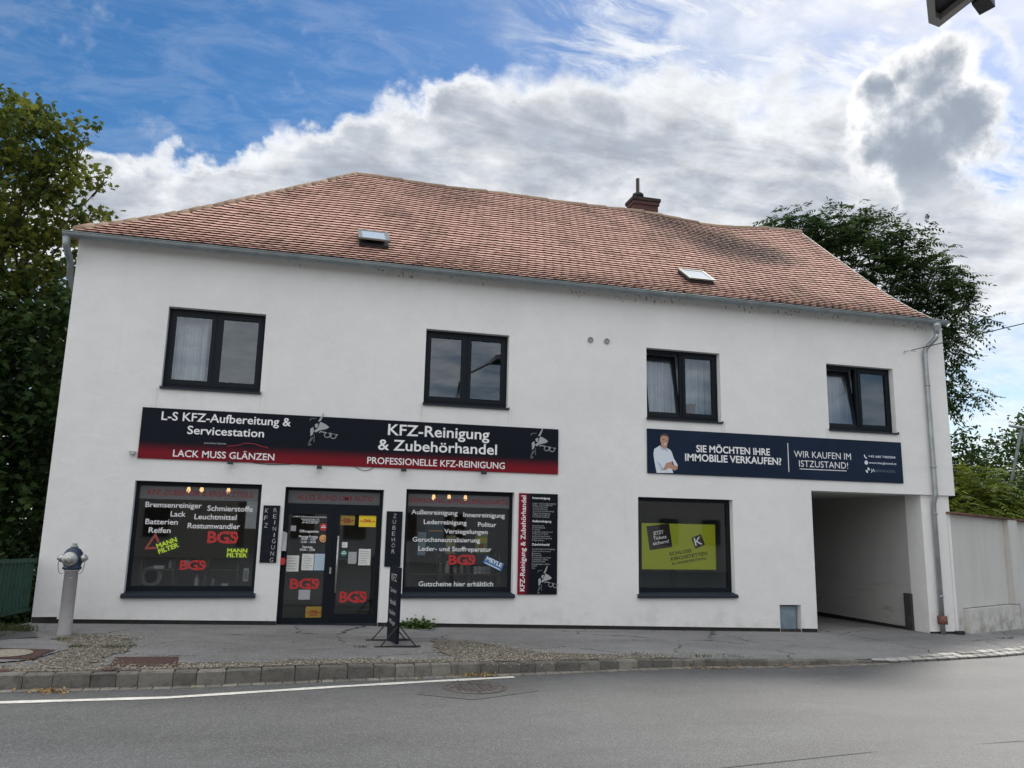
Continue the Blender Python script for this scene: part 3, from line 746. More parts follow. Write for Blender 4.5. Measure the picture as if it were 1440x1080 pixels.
# meter cupboard in the wall
b = B(); b.box(CUP[0] + .03, CUP[1] - .04, .11, .14, -.165, .255); b.box(CUP[0] + .05, CUP[0] + .075, .10, .11, .19, .22); cb = b.obj('meter_cupboard', m_cup, bld)
b = B(); b.box(CUP[0], CUP[1], .02, .32, -.35, -.165); b.obj('cupboard_base', m_joint, cb)

# --- rooms behind the glass (simple boxes so panes have depth behind them)
b = B()
def room(x0, x1, z0, z1, y0, y1, mi):
    b.poly([(x0, y1, z0), (x1, y1, z0), (x1, y1, z1), (x0, y1, z1)], mi); b.poly([(x0, y0, z0), (x0, y1, z0), (x0, y1, z1), (x0, y0, z1)], mi)
    b.poly([(x1, y1, z0), (x1, y0, z0), (x1, y0, z1), (x1, y1, z1)], mi); b.poly([(x0, y0, z1), (x0, y1, z1), (x1, y1, z1), (x1, y0, z1)], mi)
    b.poly([(x0, y0, z0), (x1, y0, z0), (x1, y1, z0), (x0, y1, z0)], mi)
    # inner face of the outer wall, leaving the openings free, is the reveal's end; close the rest
    hs = [o for o in ops if o[0] >= x0 and o[1] <= x1 and o[3] <= z1 and (o[2] >= z0 - 1.2)]
    X = sorted(set([x0, x1] + [v for o in hs for v in o[:2]])); Zs = sorted(set([z0, z1] + [max(v, z0) for o in hs for v in o[2:]]))
    for xa, xb in zip(X[:-1], X[1:]):
        for za, zb_ in zip(Zs[:-1], Zs[1:]):
            if not any(o[0] < (xa + xb) / 2 < o[1] and o[2] < (za + zb_) / 2 < o[3] for o in hs):
                b.poly([(xa, y0, za), (xb, y0, za), (xb, y0, zb_), (xa, y0, zb_)], mi)
room(-3.5, 5.2, -.05, 2.6, .32, 5.0, 0)
room(5.4, 8.6, -.15, 2.6, .32, 3.2, 1)
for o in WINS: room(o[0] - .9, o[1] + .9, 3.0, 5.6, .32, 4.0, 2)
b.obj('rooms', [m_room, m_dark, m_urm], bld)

# --- windows
def pane(x0, x1, z0, z1, y, m, parent, name='pane'):
    b = B(); b.poly([(x0, y, z0), (x1, y, z0), (x1, y, z1), (x0, y, z1)]); return b.obj(name, m, parent)
def curtain(x0, x1, z0, z1, y, parent, folds=9):
    b = B(); n = 60; P = []
    for k in range(n + 1):
        u = k / n; P.append((x0 + (x1 - x0) * u, y + .03 * math.sin(u * folds * 2 * math.pi) + .015 * math.sin(u * 37)))
    for (ax, ay), (cx, cy) in zip(P[:-1], P[1:]): b.poly([(ax, ay, z0), (cx, cy, z0), (cx, cy, z1), (ax, ay, z1)])
    return b.obj('curtain', m_curt, parent, True)
for i, (x0, x1, z0, z1) in enumerate(WINS):
    y0 = .125
    b = B(); b.frame(x0, x1, z0 + .03, z1, .055, y0, y0 + .07)
    mid = (x0 + x1) / 2; b.box(mid - .03, mid + .03, y0 + .002, y0 + .068, z0 + .085, z1 - .055)
    w = b.obj('window', m_frame, bld)
    for s, (a, c) in enumerate(((x0 + .05, mid - .025), (mid + .025, x1 - .05))):
        zb_, zt = z0 + .075, z1 - .05
        if i >= 2 and s == 0:     # tilted inwards at the top
            sb = B(); sb.frame(a, c, zb_, zt, .065, y0 + .012, y0 + .06, 0, .07, .08)
            gl = B(); gl.poly([(a + .06, y0 + .03, zb_ + .07), (c - .06, y0 + .03, zb_ + .07), (c - .06, y0 + .03, zt - .06), (a + .06, y0 + .03, zt - .06)])
            an = R(9.0)
            for q in (sb, gl):
                q.v = [(x, y0 + .012 + (y - y0 - .012) * math.cos(an) + (z - zb_) * math.sin(an), zb_ + (z - zb_) * math.cos(an) - (y - y0 - .012) * math.sin(an)) for x, y, z in q.v]
            so = sb.obj('sash', m_frame, w); gl.obj('pane', m_glass, w)
        else:
            sb = B(); sb.frame(a, c, zb_, zt, .065, y0 - .012, y0 + .05, 0, .07, .08); sb.obj('sash', m_frame, w)
            pane(a + .06, c - .06, zb_ + .075, zt - .065, y0 + .02, m_glass, w)
    b = B(); b.hexa([(x0 - .006, -.045, z0 - .03), (x1 + .012, -.045, z0 - .03), (x1 + .012, -.002, z0 - .03), (x0 - .006, -.002, z0 - .03), (x0 - .006, -.045, z0 - .004), (x1 + .012, -.045, z0 - .004), (x1 + .012, -.002, z0 + .006), (x0 - .006, -.002, z0 + .006)])
    b.hexa([(x0 + .002, -.002, z0 + .002), (x1 - .002, -.002, z0 + .002), (x1 - .002, y0 + .02, z0 + .002), (x0 + .002, y0 + .02, z0 + .002), (x0 + .002, -.002, z0 + .006), (x1 - .002, -.002, z0 + .006), (x1 - .002, y0 + .02, z0 + .03), (x0 + .002, y0 + .02, z0 + .03)])
    b.box(x0 - .012, x0 - .006, -.045, -.002, z0 - .03, z0 + .02); b.box(x1 + .012, x1 + .018, -.045, -.002, z0 - .03, z0 + .02)
    b.obj('sill', m_sill, w)
    if i == 0: curtain(x0 + .05, x0 + .6, z0 + .05, z1 - .02, .42, w, 5)
    if i == 2: curtain(x0 - .1, x1 + .1, z0 + .02, z1 + .1, .55, w, 12)
    if i == 3: curtain(x0 - .1, x0 + 1.0, z0 + .02, z1 + .1, .55, w, 8)

TXT1 = [('Bremsenreiniger', -2.424, -1.583, 1.814, .081), ('Schmierstoffe', -1.496, -.796, 1.778, .083), ('Lack', -2.039, -1.815, 1.675, .082), ('Leuchtmittel', -1.679, -1.038, 1.641, .082),
        ('Batterien', -2.398, -1.921, 1.548, .081), ('Rostumwandler', -1.768, -.973, 1.496, .082), ('Reifen', -2.337, -2.015, 1.415, .081)]
TXT2 = [('Außenreinigung', 1.802, 2.609, 1.805, .076), ('Innenreinigung', 2.713, 3.461, 1.779, .077), ('Lederreinigung', 2.023, 2.776, 1.642, .076), ('Politur', 2.978, 3.308, 1.617, .077),
        ('Versiegelungen', 2.385, 3.155, 1.49, .076), ('Geruchsneutralisierung', 1.844, 3.024, 1.344, .075), ('Leder- und Stoffreparatur', 1.95, 3.234, 1.19, .075), ('Gutscheine hier erhältlich', 1.977, 3.276, .602, .078)]
HEADS = [('KFZ-ZUBEHÖR & ERSATZTEILE', -2.412, -.802, 2.008, .084), ('REINIGUNG & PFLEGEPRODUKTE', 1.762, 3.514, 2.008, .078)]
GY = .150      # plane of the shop glass
def red_logo(parent, cx, cz, w, h, rot=0.0, y=GY - .004):
    """the three red block letters on the panes, ringed by an oval at the right"""
    b = B(); put_text(b, 'BGS', cx - w / 2, cx + w / 2, cz - h / 2, h, y, .03, rot=rot, ctr=(cx, cz))
    n = 24; ex, ez = cx + w * .16, cz
    ring = [(ex + w * .36 * math.cos(2 * math.pi * k / n), ez + h * .58 * math.sin(2 * math.pi * k / n)) for k in range(n)]
    ring2 = [(ex + w * .31 * math.cos(2 * math.pi * k / n), ez + h * .46 * math.sin(2 * math.pi * k / n)) for k in range(n)]
    for k in range(n):
        k2 = (k + 1) % n
        b.poly([(ring[k][0], y - .0015, ring[k][1]), (ring[k2][0], y - .0015, ring[k2][1]), (ring2[k2][0], y - .0015, ring2[k2][1]), (ring2[k][0], y - .0015, ring2[k][1])])
    return b.obj('red_logo', m_red, parent)
def filter_sticker(parent, c, w, h, rot):
    b = B(); panel(b, c, w, h, rot, GY - .004, GY - .002); s = b.obj('sticker', m_mgreen, parent)
    b = B(); put_text(b, 'MANN', c[0] - w * .45, c[0] + w * .45, c[1] + h * .05, h * .36, GY - .006, .03, rot=rot, ctr=c); b.obj('lettering', m_lime, parent)
    b = B(); put_text(b, 'FILTER', c[0] - w * .45, c[0] + w * .45, c[1] - h * .42, h * .36, GY - .006, .03, rot=rot, ctr=c)
    b.obj('lettering', m_lime, parent)
for i, (x0, x1, z0, z1) in enumerate(SHOPS):
    b = B(); fb = z0 + .095
    b.frame(x0, x1, fb, z1, .055 if i < 2 else .075, .125, .19, 0, .07, .075)
    w = b.obj('shop_window', m_frame, bld)
    fw = .055 if i < 2 else .075
    pane(x0 + fw, x1 - fw, fb + .075, z1 - .07, GY, m_glass_s, w)
    b = B()
    b.hexa([(x0 - .03, -.06, z0), (x1 + .03, -.06, z0), (x1 + .03, .02, z0), (x0 - .03, .02, z0), (x0 - .03, -.06, z0 + .045), (x1 + .03, -.06, z0 + .045), (x1 + .03, -.004, z0 + .07), (x0 - .03, -.004, z0 + .07)])
    b.hexa([(x0 + .002, -.003, z0 + .004), (x1 - .002, -.003, z0 + .004), (x1 - .002, .13, z0 + .004), (x0 + .002, .13, z0 + .004), (x0 + .002, -.003, z0 + .072), (x1 - .002, -.003, z0 + .072), (x1 - .002, .13, z0 + .095), (x0 + .002, .13, z0 + .095)])
    b.obj('sill', m_sill, w)
    if i < 2:
        pane(x0 + fw, x1 - fw, 1.945, z1 - .07, GY - .002, m_film, w, 'header_film')
        lettering(w, m_dred, [HEADS[i]], GY - .004, .014)
        lettering(w, m_white, (TXT1, TXT2)[i], GY - .004, .010)
    if i == 0:
        red_logo(w, -1.225, 1.36, .46, .17); red_logo(w, -1.64, .92, .38, .135)
        filter_sticker(w, (-2.04, 1.22), .34, .19, R(22)); filter_sticker(w, (-.985, 1.118), .34, .16, 0)
        b = B(); y = GY - .003   # red warning triangle outline
        O = [(-2.379, 1.155), (-2.10, 1.165), (-2.235, 1.42)]; c = (sum(p[0] for p in O) / 3, sum(p[1] for p in O) / 3)
        I = [(c[0] + (p[0] - c[0]) * .58, c[1] + (p[1] - c[1]) * .58) for p in O]
        for k in range(3): k2 = (k + 1) % 3; b.poly([(O[k][0], y, O[k][1]), (O[k2][0], y, O[k2][1]), (I[k2][0], y, I[k2][1]), (I[k][0], y, I[k][1])])
        b.obj('triangle_sticker', M('triangle_red', (0.30, 0.05, 0.05), 0.5), w)
    if i == 1:
        red_logo(w, 2.71, 1.045, .46, .15)
        b = B(); panel(b, (3.275, .99), .36, .14, R(-24), GY - .004, GY - .002); b.obj('sticker', m_blue, w)
        b = B(); put_text(b, 'MEYLE', 3.125, 3.425, .985, .065, GY - .006, .025, rot=R(-24), ctr=(3.275, .99)); panel(b, (3.255, .945), .30, .014, R(-24), GY - .007, GY - .0061); b.obj('sticker_lettering', m_white, w)

# --- entrance door
x0, x1, z1 = DOOR[0], DOOR[1], DOOR[3]
b = B(); y0 = .14
b.box(x0, x0 + .05, y0, y0 + .07, g0(x0) - .05, z1); b.box(x1 - .05, x1, y0, y0 + .07, g0(x1) - .08, z1); b.box(x0 + .05, x1 - .05, y0, y0 + .07, z1 - .045, z1); b.box(x0 + .05, x1 - .05, y0, y0 + .07, 1.86, 1.935)
dr = b.obj('entrance_door', m_frame, bld)
def leaf(a, c, gz0, gz1, ga, gc):
    b = B(); zb_ = .012
    b.box(a, ga, y0 + .004, y0 + .06, zb_, 1.858); b.box(gc, c, y0 + .004, y0 + .06, zb_, 1.858); b.box(ga, gc, y0 + .004, y0 + .06, zb_, gz0); b.box(ga, gc, y0 + .004, y0 + .06, gz1, 1.858)
    o = b.obj('door_leaf', m_frame, dr)
    pane(ga, gc, gz0, gz1, y0 + .03, m_glass_s, dr); return o
leaf(-.25, .508, .10, 1.765, -.215, .40); leaf(.512, 1.256, .155, 1.765, .612, 1.225)
pane(-.25, 1.256, 1.937, 2.149, y0 + .032, m_glass_s, dr)
pane(-.25, 1.256, 1.937, 2.149, y0 + .030, m_film, dr, 'header_film')
lettering(dr, m_dred, [('ALLES RUND UMS AUTO', -.108, 1.14, 1.998, .084)], y0 + .028, .014)
b = B(); b.tube([(.597, .07, .50), (.597, .07, 1.415)], .017, 10); b.tube([(.597, .07, .60), (.597, .15, .60)], .010, 8); b.tube([(.597, .07, 1.33), (.597, .15, 1.33)], .010, 8)
b.obj('handle', m_alu, dr, True)
b = B(); b.box(.485, .515, y0 - .012, y0 + .003, .80, .90); b.obj('lock', m_alu, dr)
b = B(); b.box(x0, x1, .06, .13, g0(.5) - .1, .010); b.obj('threshold', m_sill, dr)
yd = y0 + .026
def flat(b, x0, x1, z0, z1, y, mi=0, t=.002): b.box(x0, x1, y - t, y, z0, z1, mi)
# notes, stickers and opening hours on the door glass
def note(x0, x1, z0, z1, m, name='notice', rows=0):
    b = B(); flat(b, x0, x1, z0, z1, yd)
    for k in range(rows):
        zz = z1 - (z1 - z0) * (k + 1) / (rows + 1); flat(b, x0 + (x1 - x0) * .1, x1 - (x1 - x0) * random.uniform(.1, .4), zz - .005, zz + .005, yd - .0025, 1, .001)
    return b.obj(name, [m, m_gprint], dr)
note(-.205, -.01, .83, 1.087, m_paper, rows=5); note(.035, .227, .852, 1.115, m_paper, rows=6); note(.237, .424, .852, 1.118, m_lblue, rows=6)
note(.78, .917, .962, 1.156, m_gprint, rows=4); note(.95, 1.149, .94, 1.207, m_paper, rows=6); note(.667, .755, 1.226, 1.313, m_white, 'sticker', 2); note(-.178, -.094, 1.482, 1.57, m_gprint, 'sticker', 2); note(.018, .2, .384, .54, m_gprint, rows=0)
def parcel_sticker(x0, x1, z0, z1, m, m2):
    b = B(); flat(b, x0, x1, z0, z1, yd); w = x1 - x0; zc = (z0 + z1) / 2
    put_text(b, 'DHL', x0 + w * .28, x0 + w * .74, zc - .016, .045, yd - .004, .05, mi=1)
    flat(b, x0 + w * .06, x0 + w * .26, zc - .008, zc + .006, yd - .003, 1, .001); flat(b, x0 + w * .76, x0 + w * .94, zc - .008, zc + .006, yd - .003, 1, .001)
    return b.obj('sticker', [m, m2], dr)
parcel_sticker(.925, 1.21, 1.572, 1.762, m_yel, m_red)
m_dyel = M('faded_yellow_vinyl', (0.30, 0.19, 0.02), 0.5)
for q in ((.602, .857, 1.596, 1.755), (.147, .418, .098, .273)):
    s = parcel_sticker(*q, m_dyel, m_dred)
    b = B(); put_text(b, 'PAKET', q[0] + .07, q[1] - .07, q[2] + .03, .028, yd - .004, .03); b.obj('sticker_lettering', m_dred, dr)
def dot(c, r, m):
    b = B(); n = 24; b.prism([(c[0] + r * math.cos(2 * math.pi * k / n), c[1] + r * math.sin(2 * math.pi * k / n)) for k in range(n)], yd - .002, yd); return b
def add_dot(c, r, m, face):
    b = dot(c, r, m)
    if face == 1:   # two eyes and a smile
        for s in (-1, 1): flat(b, c[0] + s * .022 - .007, c[0] + s * .022 + .007, c[1] + .008, c[1] + .024, yd - .003, 1, .001)
        for k in range(6):
            a = R(205 + 130 * k / 5); flat(b, c[0] + .034 * math.cos(a) - .007, c[0] + .034 * math.cos(a) + .007, c[1] + .034 * math.sin(a) - .004, c[1] + .034 * math.sin(a) + .004, yd - .003, 1, .001)
    else:
        flat(b, c[0] - .04, c[0] + .04, c[1] - .012, c[1] + .002, yd - .003, 1, .001); flat(b, c[0] - .02, c[0] + .02, c[1] + .014, c[1] + .026, yd - .003, 1, .001)
    b.obj('round_sticker', [m, m_hair if face == 1 else m_white], dr)
add_dot((.348, 1.556), .062, m_red, 0); add_dot((.354, 1.369), .062, m_orange, 1); add_dot((.705, 1.135), .046, m_teal, 0)
lettering(dr, m_white, [('L-S KFZ-Aufbereitung & Servicestation', -.158, .39, 1.708, .022), ('Hauptstraße 12', -.02, .27, 1.672, .02), ('Telefon', .0, .28, 1.642, .02), ('Mobil', .0, .25, 1.612, .02),
    ('Öffnungszeiten', -.035, .275, 1.463, .04), ('Montag-Freitag', -.037, .263, 1.378, .036), ('09:00 - 12:00', -.001, .234, 1.338, .033), ('13:00 - 18:00', 0, .237, 1.292, .033), ('Samstag', .027, .191, 1.21, .036), ('09:00 - 12:00', -.008, .232, 1.165, .034)], yd - .003, .014, res=2)
red_logo(dr, .10, .635, .46, .15, 0, yd - .003); red_logo(dr, .893, .425, .44, .16, 0, yd - .003)

# --- roof -----------------------------------------------------------------------
def pitch_at(s): return R(30.5 + 9.3 * min(max(s / 2.6, 0), 1) * (2 - min(max(s / 2.6, 0), 1)))
_ss = np.linspace(-.3, 5.2, 800)
_zz = np.concatenate([[0], np.cumsum([math.tan(pitch_at(v)) * (_ss[1] - _ss[0]) for v in _ss[:-1]])])
_zz -= np.interp(0, _ss, _zz)
def rz(s):                       # height along the slope, s = plan distance in from the eave edge; flared foot
    return 6.12 + float(np.interp(s, _ss, _zz))
SR = 4.8                         # plan distance eave to ridge
def sag(x, s): return -.13 * math.exp(-((x - 10.2) / 1.7) ** 2) * (s / SR) + .018 * math.sin(1.7 * x) * s / SR - .03 * math.exp(-((x - 5.0) / 2.0) ** 2) * (s / SR)
def roof_pt(x, s, up=0.0):
    a = pitch_at(s)
    return Vector((x, -.2 + s - up * math.sin(a), rz(s) + sag(x, s) + up * math.cos(a)))
def xl(s): return max(-4.1 + s, -3.88)      # left hip
def xr(s): return 12.55 + .062 * s
b = B()
ss = [0, .8, 1.6, 2.4, 3.2, 4.0, SR]
for s0, s1 in zip(ss[:-1], ss[1:]):
    n = 20
    for k in range(n):
        P = [roof_pt(xl(s) + (xr(s) - xl(s)) * u / n, s, -.03) for s, u in ((s0, k), (s0, k + 1), (s1, k + 1), (s1, k))]
        b.poly(P, 1); b.poly([(p.x, 9.2 - p.y, p.z) for p in reversed(P)], 0)
# left hip slope
for s0, s1 in zip(ss[:-1], ss[1:]): b.poly([(xl(s0), -.2 + s0, rz(s0) - .03), (xl(s1), -.2 + s1, rz(s1) - .03), (xl(s1), 9.4 - s1, rz(s1) - .03), (xl(s0), 9.4 - s0, rz(s0) - .03)], 0)
# courses of plain tiles with rounded tails
slopes = []
d = 0.0; s = 0.0; gauge = .155
rows = []
while s < SR - .06:
    rows.append(s); s += gauge * math.cos(pitch_at(s))
TW = .175
for i, s in enumerate(rows):
    off = (i % 2) * TW / 2; x = xl(s) + .05 + off + random.uniform(-.02, .02)
    sag_row = random.uniform(-.006, .006)
    s2 = min(s + .185, SR)
    while x < xr(s) - .03:
        w = TW + .001; xc = x + w / 2
        if xl(s2) - .05 < xc:
            jz = random.uniform(-.002, .0025); js = random.uniform(-.006, .006) + sag_row; tilt = random.uniform(-.02, .02) * w
            tn = min(1, max(0, random.gauss(.5, .15)))
            x1 = min(x + w, xr(s))
            up = .038 + jz
            tail = []
            for k in range(5):
                u = k / 4; bulge = -.018 * (1 - (2 * u - 1) ** 2)
                tail.append(roof_pt(x + (x1 - x) * u, max(s + .03 + bulge + js, -.06), up + tilt * (u - .5)))
            head = [roof_pt(x1, s2, .004), roof_pt(x, s2, .004)]
            b.poly(tail + head, 0, tn)
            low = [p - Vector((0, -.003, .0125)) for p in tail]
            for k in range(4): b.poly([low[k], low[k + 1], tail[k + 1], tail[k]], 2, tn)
        x += TW
roof = b.obj('roof', [m_tile, M('roof_batten_dark', (0.03, 0.022, 0.018), 0.9), M('shaded_tile_end', (0.075, 0.042, 0.033), 0.95, var=(9, 0.5))], bld)  # dark tile ends: shadow line under each course put into the colour, plus dirt
# ridge and hip caps: overlapping half-round tiles bedded in mortar
b = B()
def caps(path, r):
    for p, q in zip(path[:-1], path[1:]):
        d_ = (q - p); L = d_.length; n = max(1, round(L / .36))
        for k in range(n):
            a = p + d_ * (k / n); e = p + d_ * ((k + 1.12) / n); rr = r * random.uniform(.94, 1.06); j = Vector((0, 0, random.uniform(-.008, .008)))
            b.tube([a + j, e + j + Vector((0, 0, .012))], [rr * .92, rr * 1.06], 12, 0, True, random.random())
hip = [Vector((xl(s), -.2 + s, rz(s) - .03)) for s in np.linspace(.22, SR, 14)]
caps(hip, .078)
rid = [Vector((x, 4.6, rz(SR) + sag(x, SR) - .055)) for x in np.linspace(xl(SR), xr(SR), 24)]
caps(rid, .10)
b.obj('ridge_tiles', m_ridge, roof, True)
b = B()  # metal verge strip on the right
vg = [roof_pt(xr(s) + .004, s, .022) for s in np.linspace(0, SR, 12)]
for p, q in zip(vg[:-1], vg[1:]): b.hexa([p + Vector((0, 0, -.08)), p + Vector((.022, 0, -.08)), q + Vector((.022, 0, -.08)), q + Vector((0, 0, -.08)), p + Vector((0, 0, .012)), p + Vector((.022, 0, .012)), q + Vector((.022, 0, .012)), q + Vector((0, 0, .012))])
b.hexa([(12.585, -.18, 6.08), (13.06, -.18, 6.08), (13.06, 1.0, 6.08), (12.585, 1.0, 6.08), (12.585, -.18, 6.17), (13.06, -.18, 6.12), (13.06, 1.0, 6.12), (12.585, 1.0, 6.25)])
b.obj('verge_flashing', M('verge_metal', (0.16, 0.165, 0.16), 0.6, 0.3), roof)
# eave soffit board
b = B(); b.hexa([(-3.88, -.22, 6.03), (12.58, -.22, 6.03), (12.58, 0.0, 6.08), (-3.88, 0.0, 6.08), (-3.88, -.22, 6.09), (12.58, -.22, 6.09), (12.58, 0.0, 6.13), (-3.88, 0.0, 6.13)]); b.obj('eave_board', m_side, roof)
# skylights
def skylight(x0, x1, s0, s1, lift):
    b = B(); P = lambda x, s, u: roof_pt(x, s, u)
    up0, up1 = .10 + lift, .10
    b.hexa([P(x0, s0, -.02), P(x1, s0, -.02), P(x1, s1, -.02), P(x0, s1, -.02), P(x0, s0, .09), P(x1, s0, .09), P(x1, s1, .09), P(x0, s1, .09)], 0)
    f = .05
    for (a, c, u, w) in ((x0 - .02, x0 + f, s0, s1), (x1 - f, x1 + .02, s0, s1), (x0 + f, x1 - f, s0, s0 + f), (x0 + f, x1 - f, s1 - f, s1)):
        h = lambda s: up0 + (up1 - up0) * (s - s0) / (s1 - s0)
        b.hexa([P(a, u, h(u)), P(c, u, h(u)), P(c, w, h(w)), P(a, w, h(w)), P(a, u, h(u) + .03), P(c, u, h(u) + .03), P(c, w, h(w) + .03), P(a, w, h(w) + .03)], 1)
    o = b.obj('skylight', [m_black, m_skyframe], roof)
    # lead apron and glass count as its own pieces
    b = B(); h = lambda s: up0 + (up1 - up0) * (s - s0) / (s1 - s0) + .022
    b.poly([P(x0 + f, s0 + f, h(s0 + f)), P(x1 - f, s0 + f, h(s0 + f)), P(x1 - f, s1 - f, h(s1 - f)), P(x0 + f, s1 - f, h(s1 - f))])
    b.obj('skylight_pane', m_skyglass, roof)
m_skyframe = M('skylight_frame', (0.16, 0.175, 0.165), 0.55, 0.2)
m_skyglass = M('skylight_glass', (0.5, 0.55, 0.58), 0.12, spec=1.0)
skylight(.68, 1.22, .80, 1.42, .07); skylight(7.34, 7.90, .74, 1.26, .01)
# chimney
def brick_mat():
    m = M('chimney_brick', (0.12, 0.045, 0.035), 0.9); t = NT(m.node_tree)
    pos = t.n('ShaderNodeNewGeometry').outputs['Position']; sp = t.n('ShaderNodeSeparateXYZ', {0: pos})
    u = t.math('ADD', sp.outputs[0], sp.outputs[1])
    v = t.n('ShaderNodeCombineXYZ', {0: u, 1: sp.outputs[2], 2: 0.0}).outputs[0]
    br = t.n('ShaderNodeTexBrick', {'Vector': v, 'Color1': (0.10, 0.036, 0.029, 1), 'Color2': (0.055, 0.027, 0.024, 1), 'Mortar': (0.07, 0.06, 0.053, 1), 'Scale': 1.0, 'Mortar Size': .008, 'Brick Width': .25, 'Row Height': .075})
    t.t.links.new(br.outputs[0], base(m).inputs['Base Color']); return m
b = B(); b.box(8.03, 8.72, 4.85, 5.28, 8.6, 10.22); b.box(8.0, 8.75, 4.82, 5.31, 10.22, 10.32, 0); b.box(7.97, 8.78, 4.79, 5.34, 10.32, 10.41, 1)
b.obj('chimney', [brick_mat(), M('sooty_cap', (0.035, 0.025, 0.022), 0.9, var=(12, 0.4))], roof)
b = B(); b.lathe((8.23, 5.05, 10.41), [(.12, 0), (.12, .08), (.15, .09), (.15, .17), (.10, .20), (.055, .22), (.055, .62)], 14); b.obj('flue_pipe', m_black, roof, True)

# gutter and downpipes
b = B(); n = 10
prof = [(-.275 + .075 * math.cos(a), 6.065 + .075 * math.sin(a)) for a in np.linspace(math.pi, 2 * math.pi, n)]
prof = [(-.362, 6.075)] + prof
xsg = np.linspace(-3.96, 12.86, 40)
for xa, xb in zip(xsg[:-1], xsg[1:]):
    for (ya, za), (yb, zb_) in zip(prof[:-1], prof[1:]): b.poly([(xa, ya, za), (xa, yb, zb_), (xb, yb, zb_), (xb, ya, za)])
for xe in (-3.96, 12.86): b.poly([(xe, y, z) for y, z in prof[1:]])
b.tube([(-3.96, -.352, 6.072), (12.86, -.352, 6.072)], .010, 8)
for xq in np.arange(-3.5, 12.8, .93):
    for k in range(1, len(prof) - 1):
        (ya, za), (yb, zb_) = prof[k], prof[k + 1]
        o_ = lambda y, z: (y + (y + .275) * .05, z + (z - 6.065) * .05)
        pa, pb = o_(ya, za), o_(yb, zb_)
        b.poly([(xq, *pa), (xq, *pb), (xq + .028, *pb), (xq + .028, *pa)])
gut = b.obj('gutter', m_zinc, bld, True)
b = B()
b.lathe((12.60, -.275, 5.79), [(.05, 0), (.055, .08), (.09, .16), (.10, .22)], 14)
b.tube([(12.60, -.275, 5.82), (12.60, -.262, 5.72), (12.53, -.16, 5.60), (12.47, -.085, 5.50), (12.46, -.07, 5.38), (12.46, -.07, 2.47), (12.455, -.07, 2.42), (12.45, -.015, 2.30), (12.45, -.005, 2.15), (12.45, -.005, -.5)], .048, 14)
for zc in (4.7, 3.0, 2.05, .42): b.tube([(12.46, -.07 if zc > 2.4 else -.005, zc), (12.46, -.07 if zc > 2.4 else -.005, zc + .035)], .056, 14)
dp = b.obj('downpipe', m_zinc_l, bld, True)
b = B(); b.box(12.385, 12.515, -.075, .055, -.10, .06); b.obj('pipe_shoe', m_rbrick, dp, True)
b = B(); b.tube([(-3.90, -.275, 6.0), (-3.90, -.26, 5.86), (-3.90, -.05, 5.74), (-3.885, .02, 5.66), (-3.885, .06, 5.45), (-3.86, .55, 5.2), (-3.855, .7, 5.0), (-3.855, .7, -.5)], [.065, .055, .052, .05, .05, .05, .05, .05], 12); b.obj('downpipe', m_zinc, bld, True)
# vents
for x in (5.0, 5.327):
    b = B(); b.lathe((x, 0, 5.105), [(.055, -.003), (.055, -.022), (.042, -.026), (.038, -.012), (.01, -.012)], 18, 0, 'Y'); b.obj('wall_vent', M('vent_grey', (0.30, 0.30, 0.30), 0.6), bld)

# ------------------------------------------------------------------ signs on the wall
def plate(name, x0, x1, z0, z1, m, label, cat, th=.022, dz=(0, 0)):
    b = B(); b.box(x0, x1, -.004 - th, -.004, z0, z1)
    o = b.obj(name, m); return tag(o, label, cat)
YS = -.0275
s1 = plate('shop_sign', -2.582, 4.384, 2.569, 3.382, m_sign, 'long black sign with red lower band over the shop door, white cleaning lettering', 'sign')
lettering(s1, m_white, [('L-S KFZ-Aufbereitung &', -2.29, -.29, 3.194, .132), ('Servicestation', -1.886, -.703, 2.988, .128)], YS, .014)
lettering(s1, m_white, [('LACK MUSS GLÄNZEN', -2.065, -.514, 2.616, .106)], YS, .010)
lettering(s1, m_white, [('KFZ-Reinigung', 1.319, 3.104, 3.132, .182), ('& Zubehörhandel', 1.163, 3.246, 2.872, .175)], YS, .014)
lettering(s1, m_white, [('PROFESSIONELLE KFZ-REINIGUNG', .995, 3.396, 2.627, .110)], YS, .010)
lettering(s1, m_gprint, [('powered by Carbonist', -1.614, -1.278, 2.842, .026)], YS, .02, res=2)
def car_line(parent):
    b = B(); P = [(-1.26, 2.815), (-1.15, 2.83), (-1.07, 2.845), (-1.0, 2.875), (-.9, 2.878), (-.82, 2.868), (-.74, 2.84), (-.66, 2.83), (-.62, 2.815)]
    for (a, z), (c, w) in zip(P[:-1], P[1:]): b.poly([(a, YS, z - .004), (c, YS, w - .004), (c, YS, w + .004), (a, YS, z + .004)])
    b.obj('car_outline', m_red, parent)
car_line(s1)
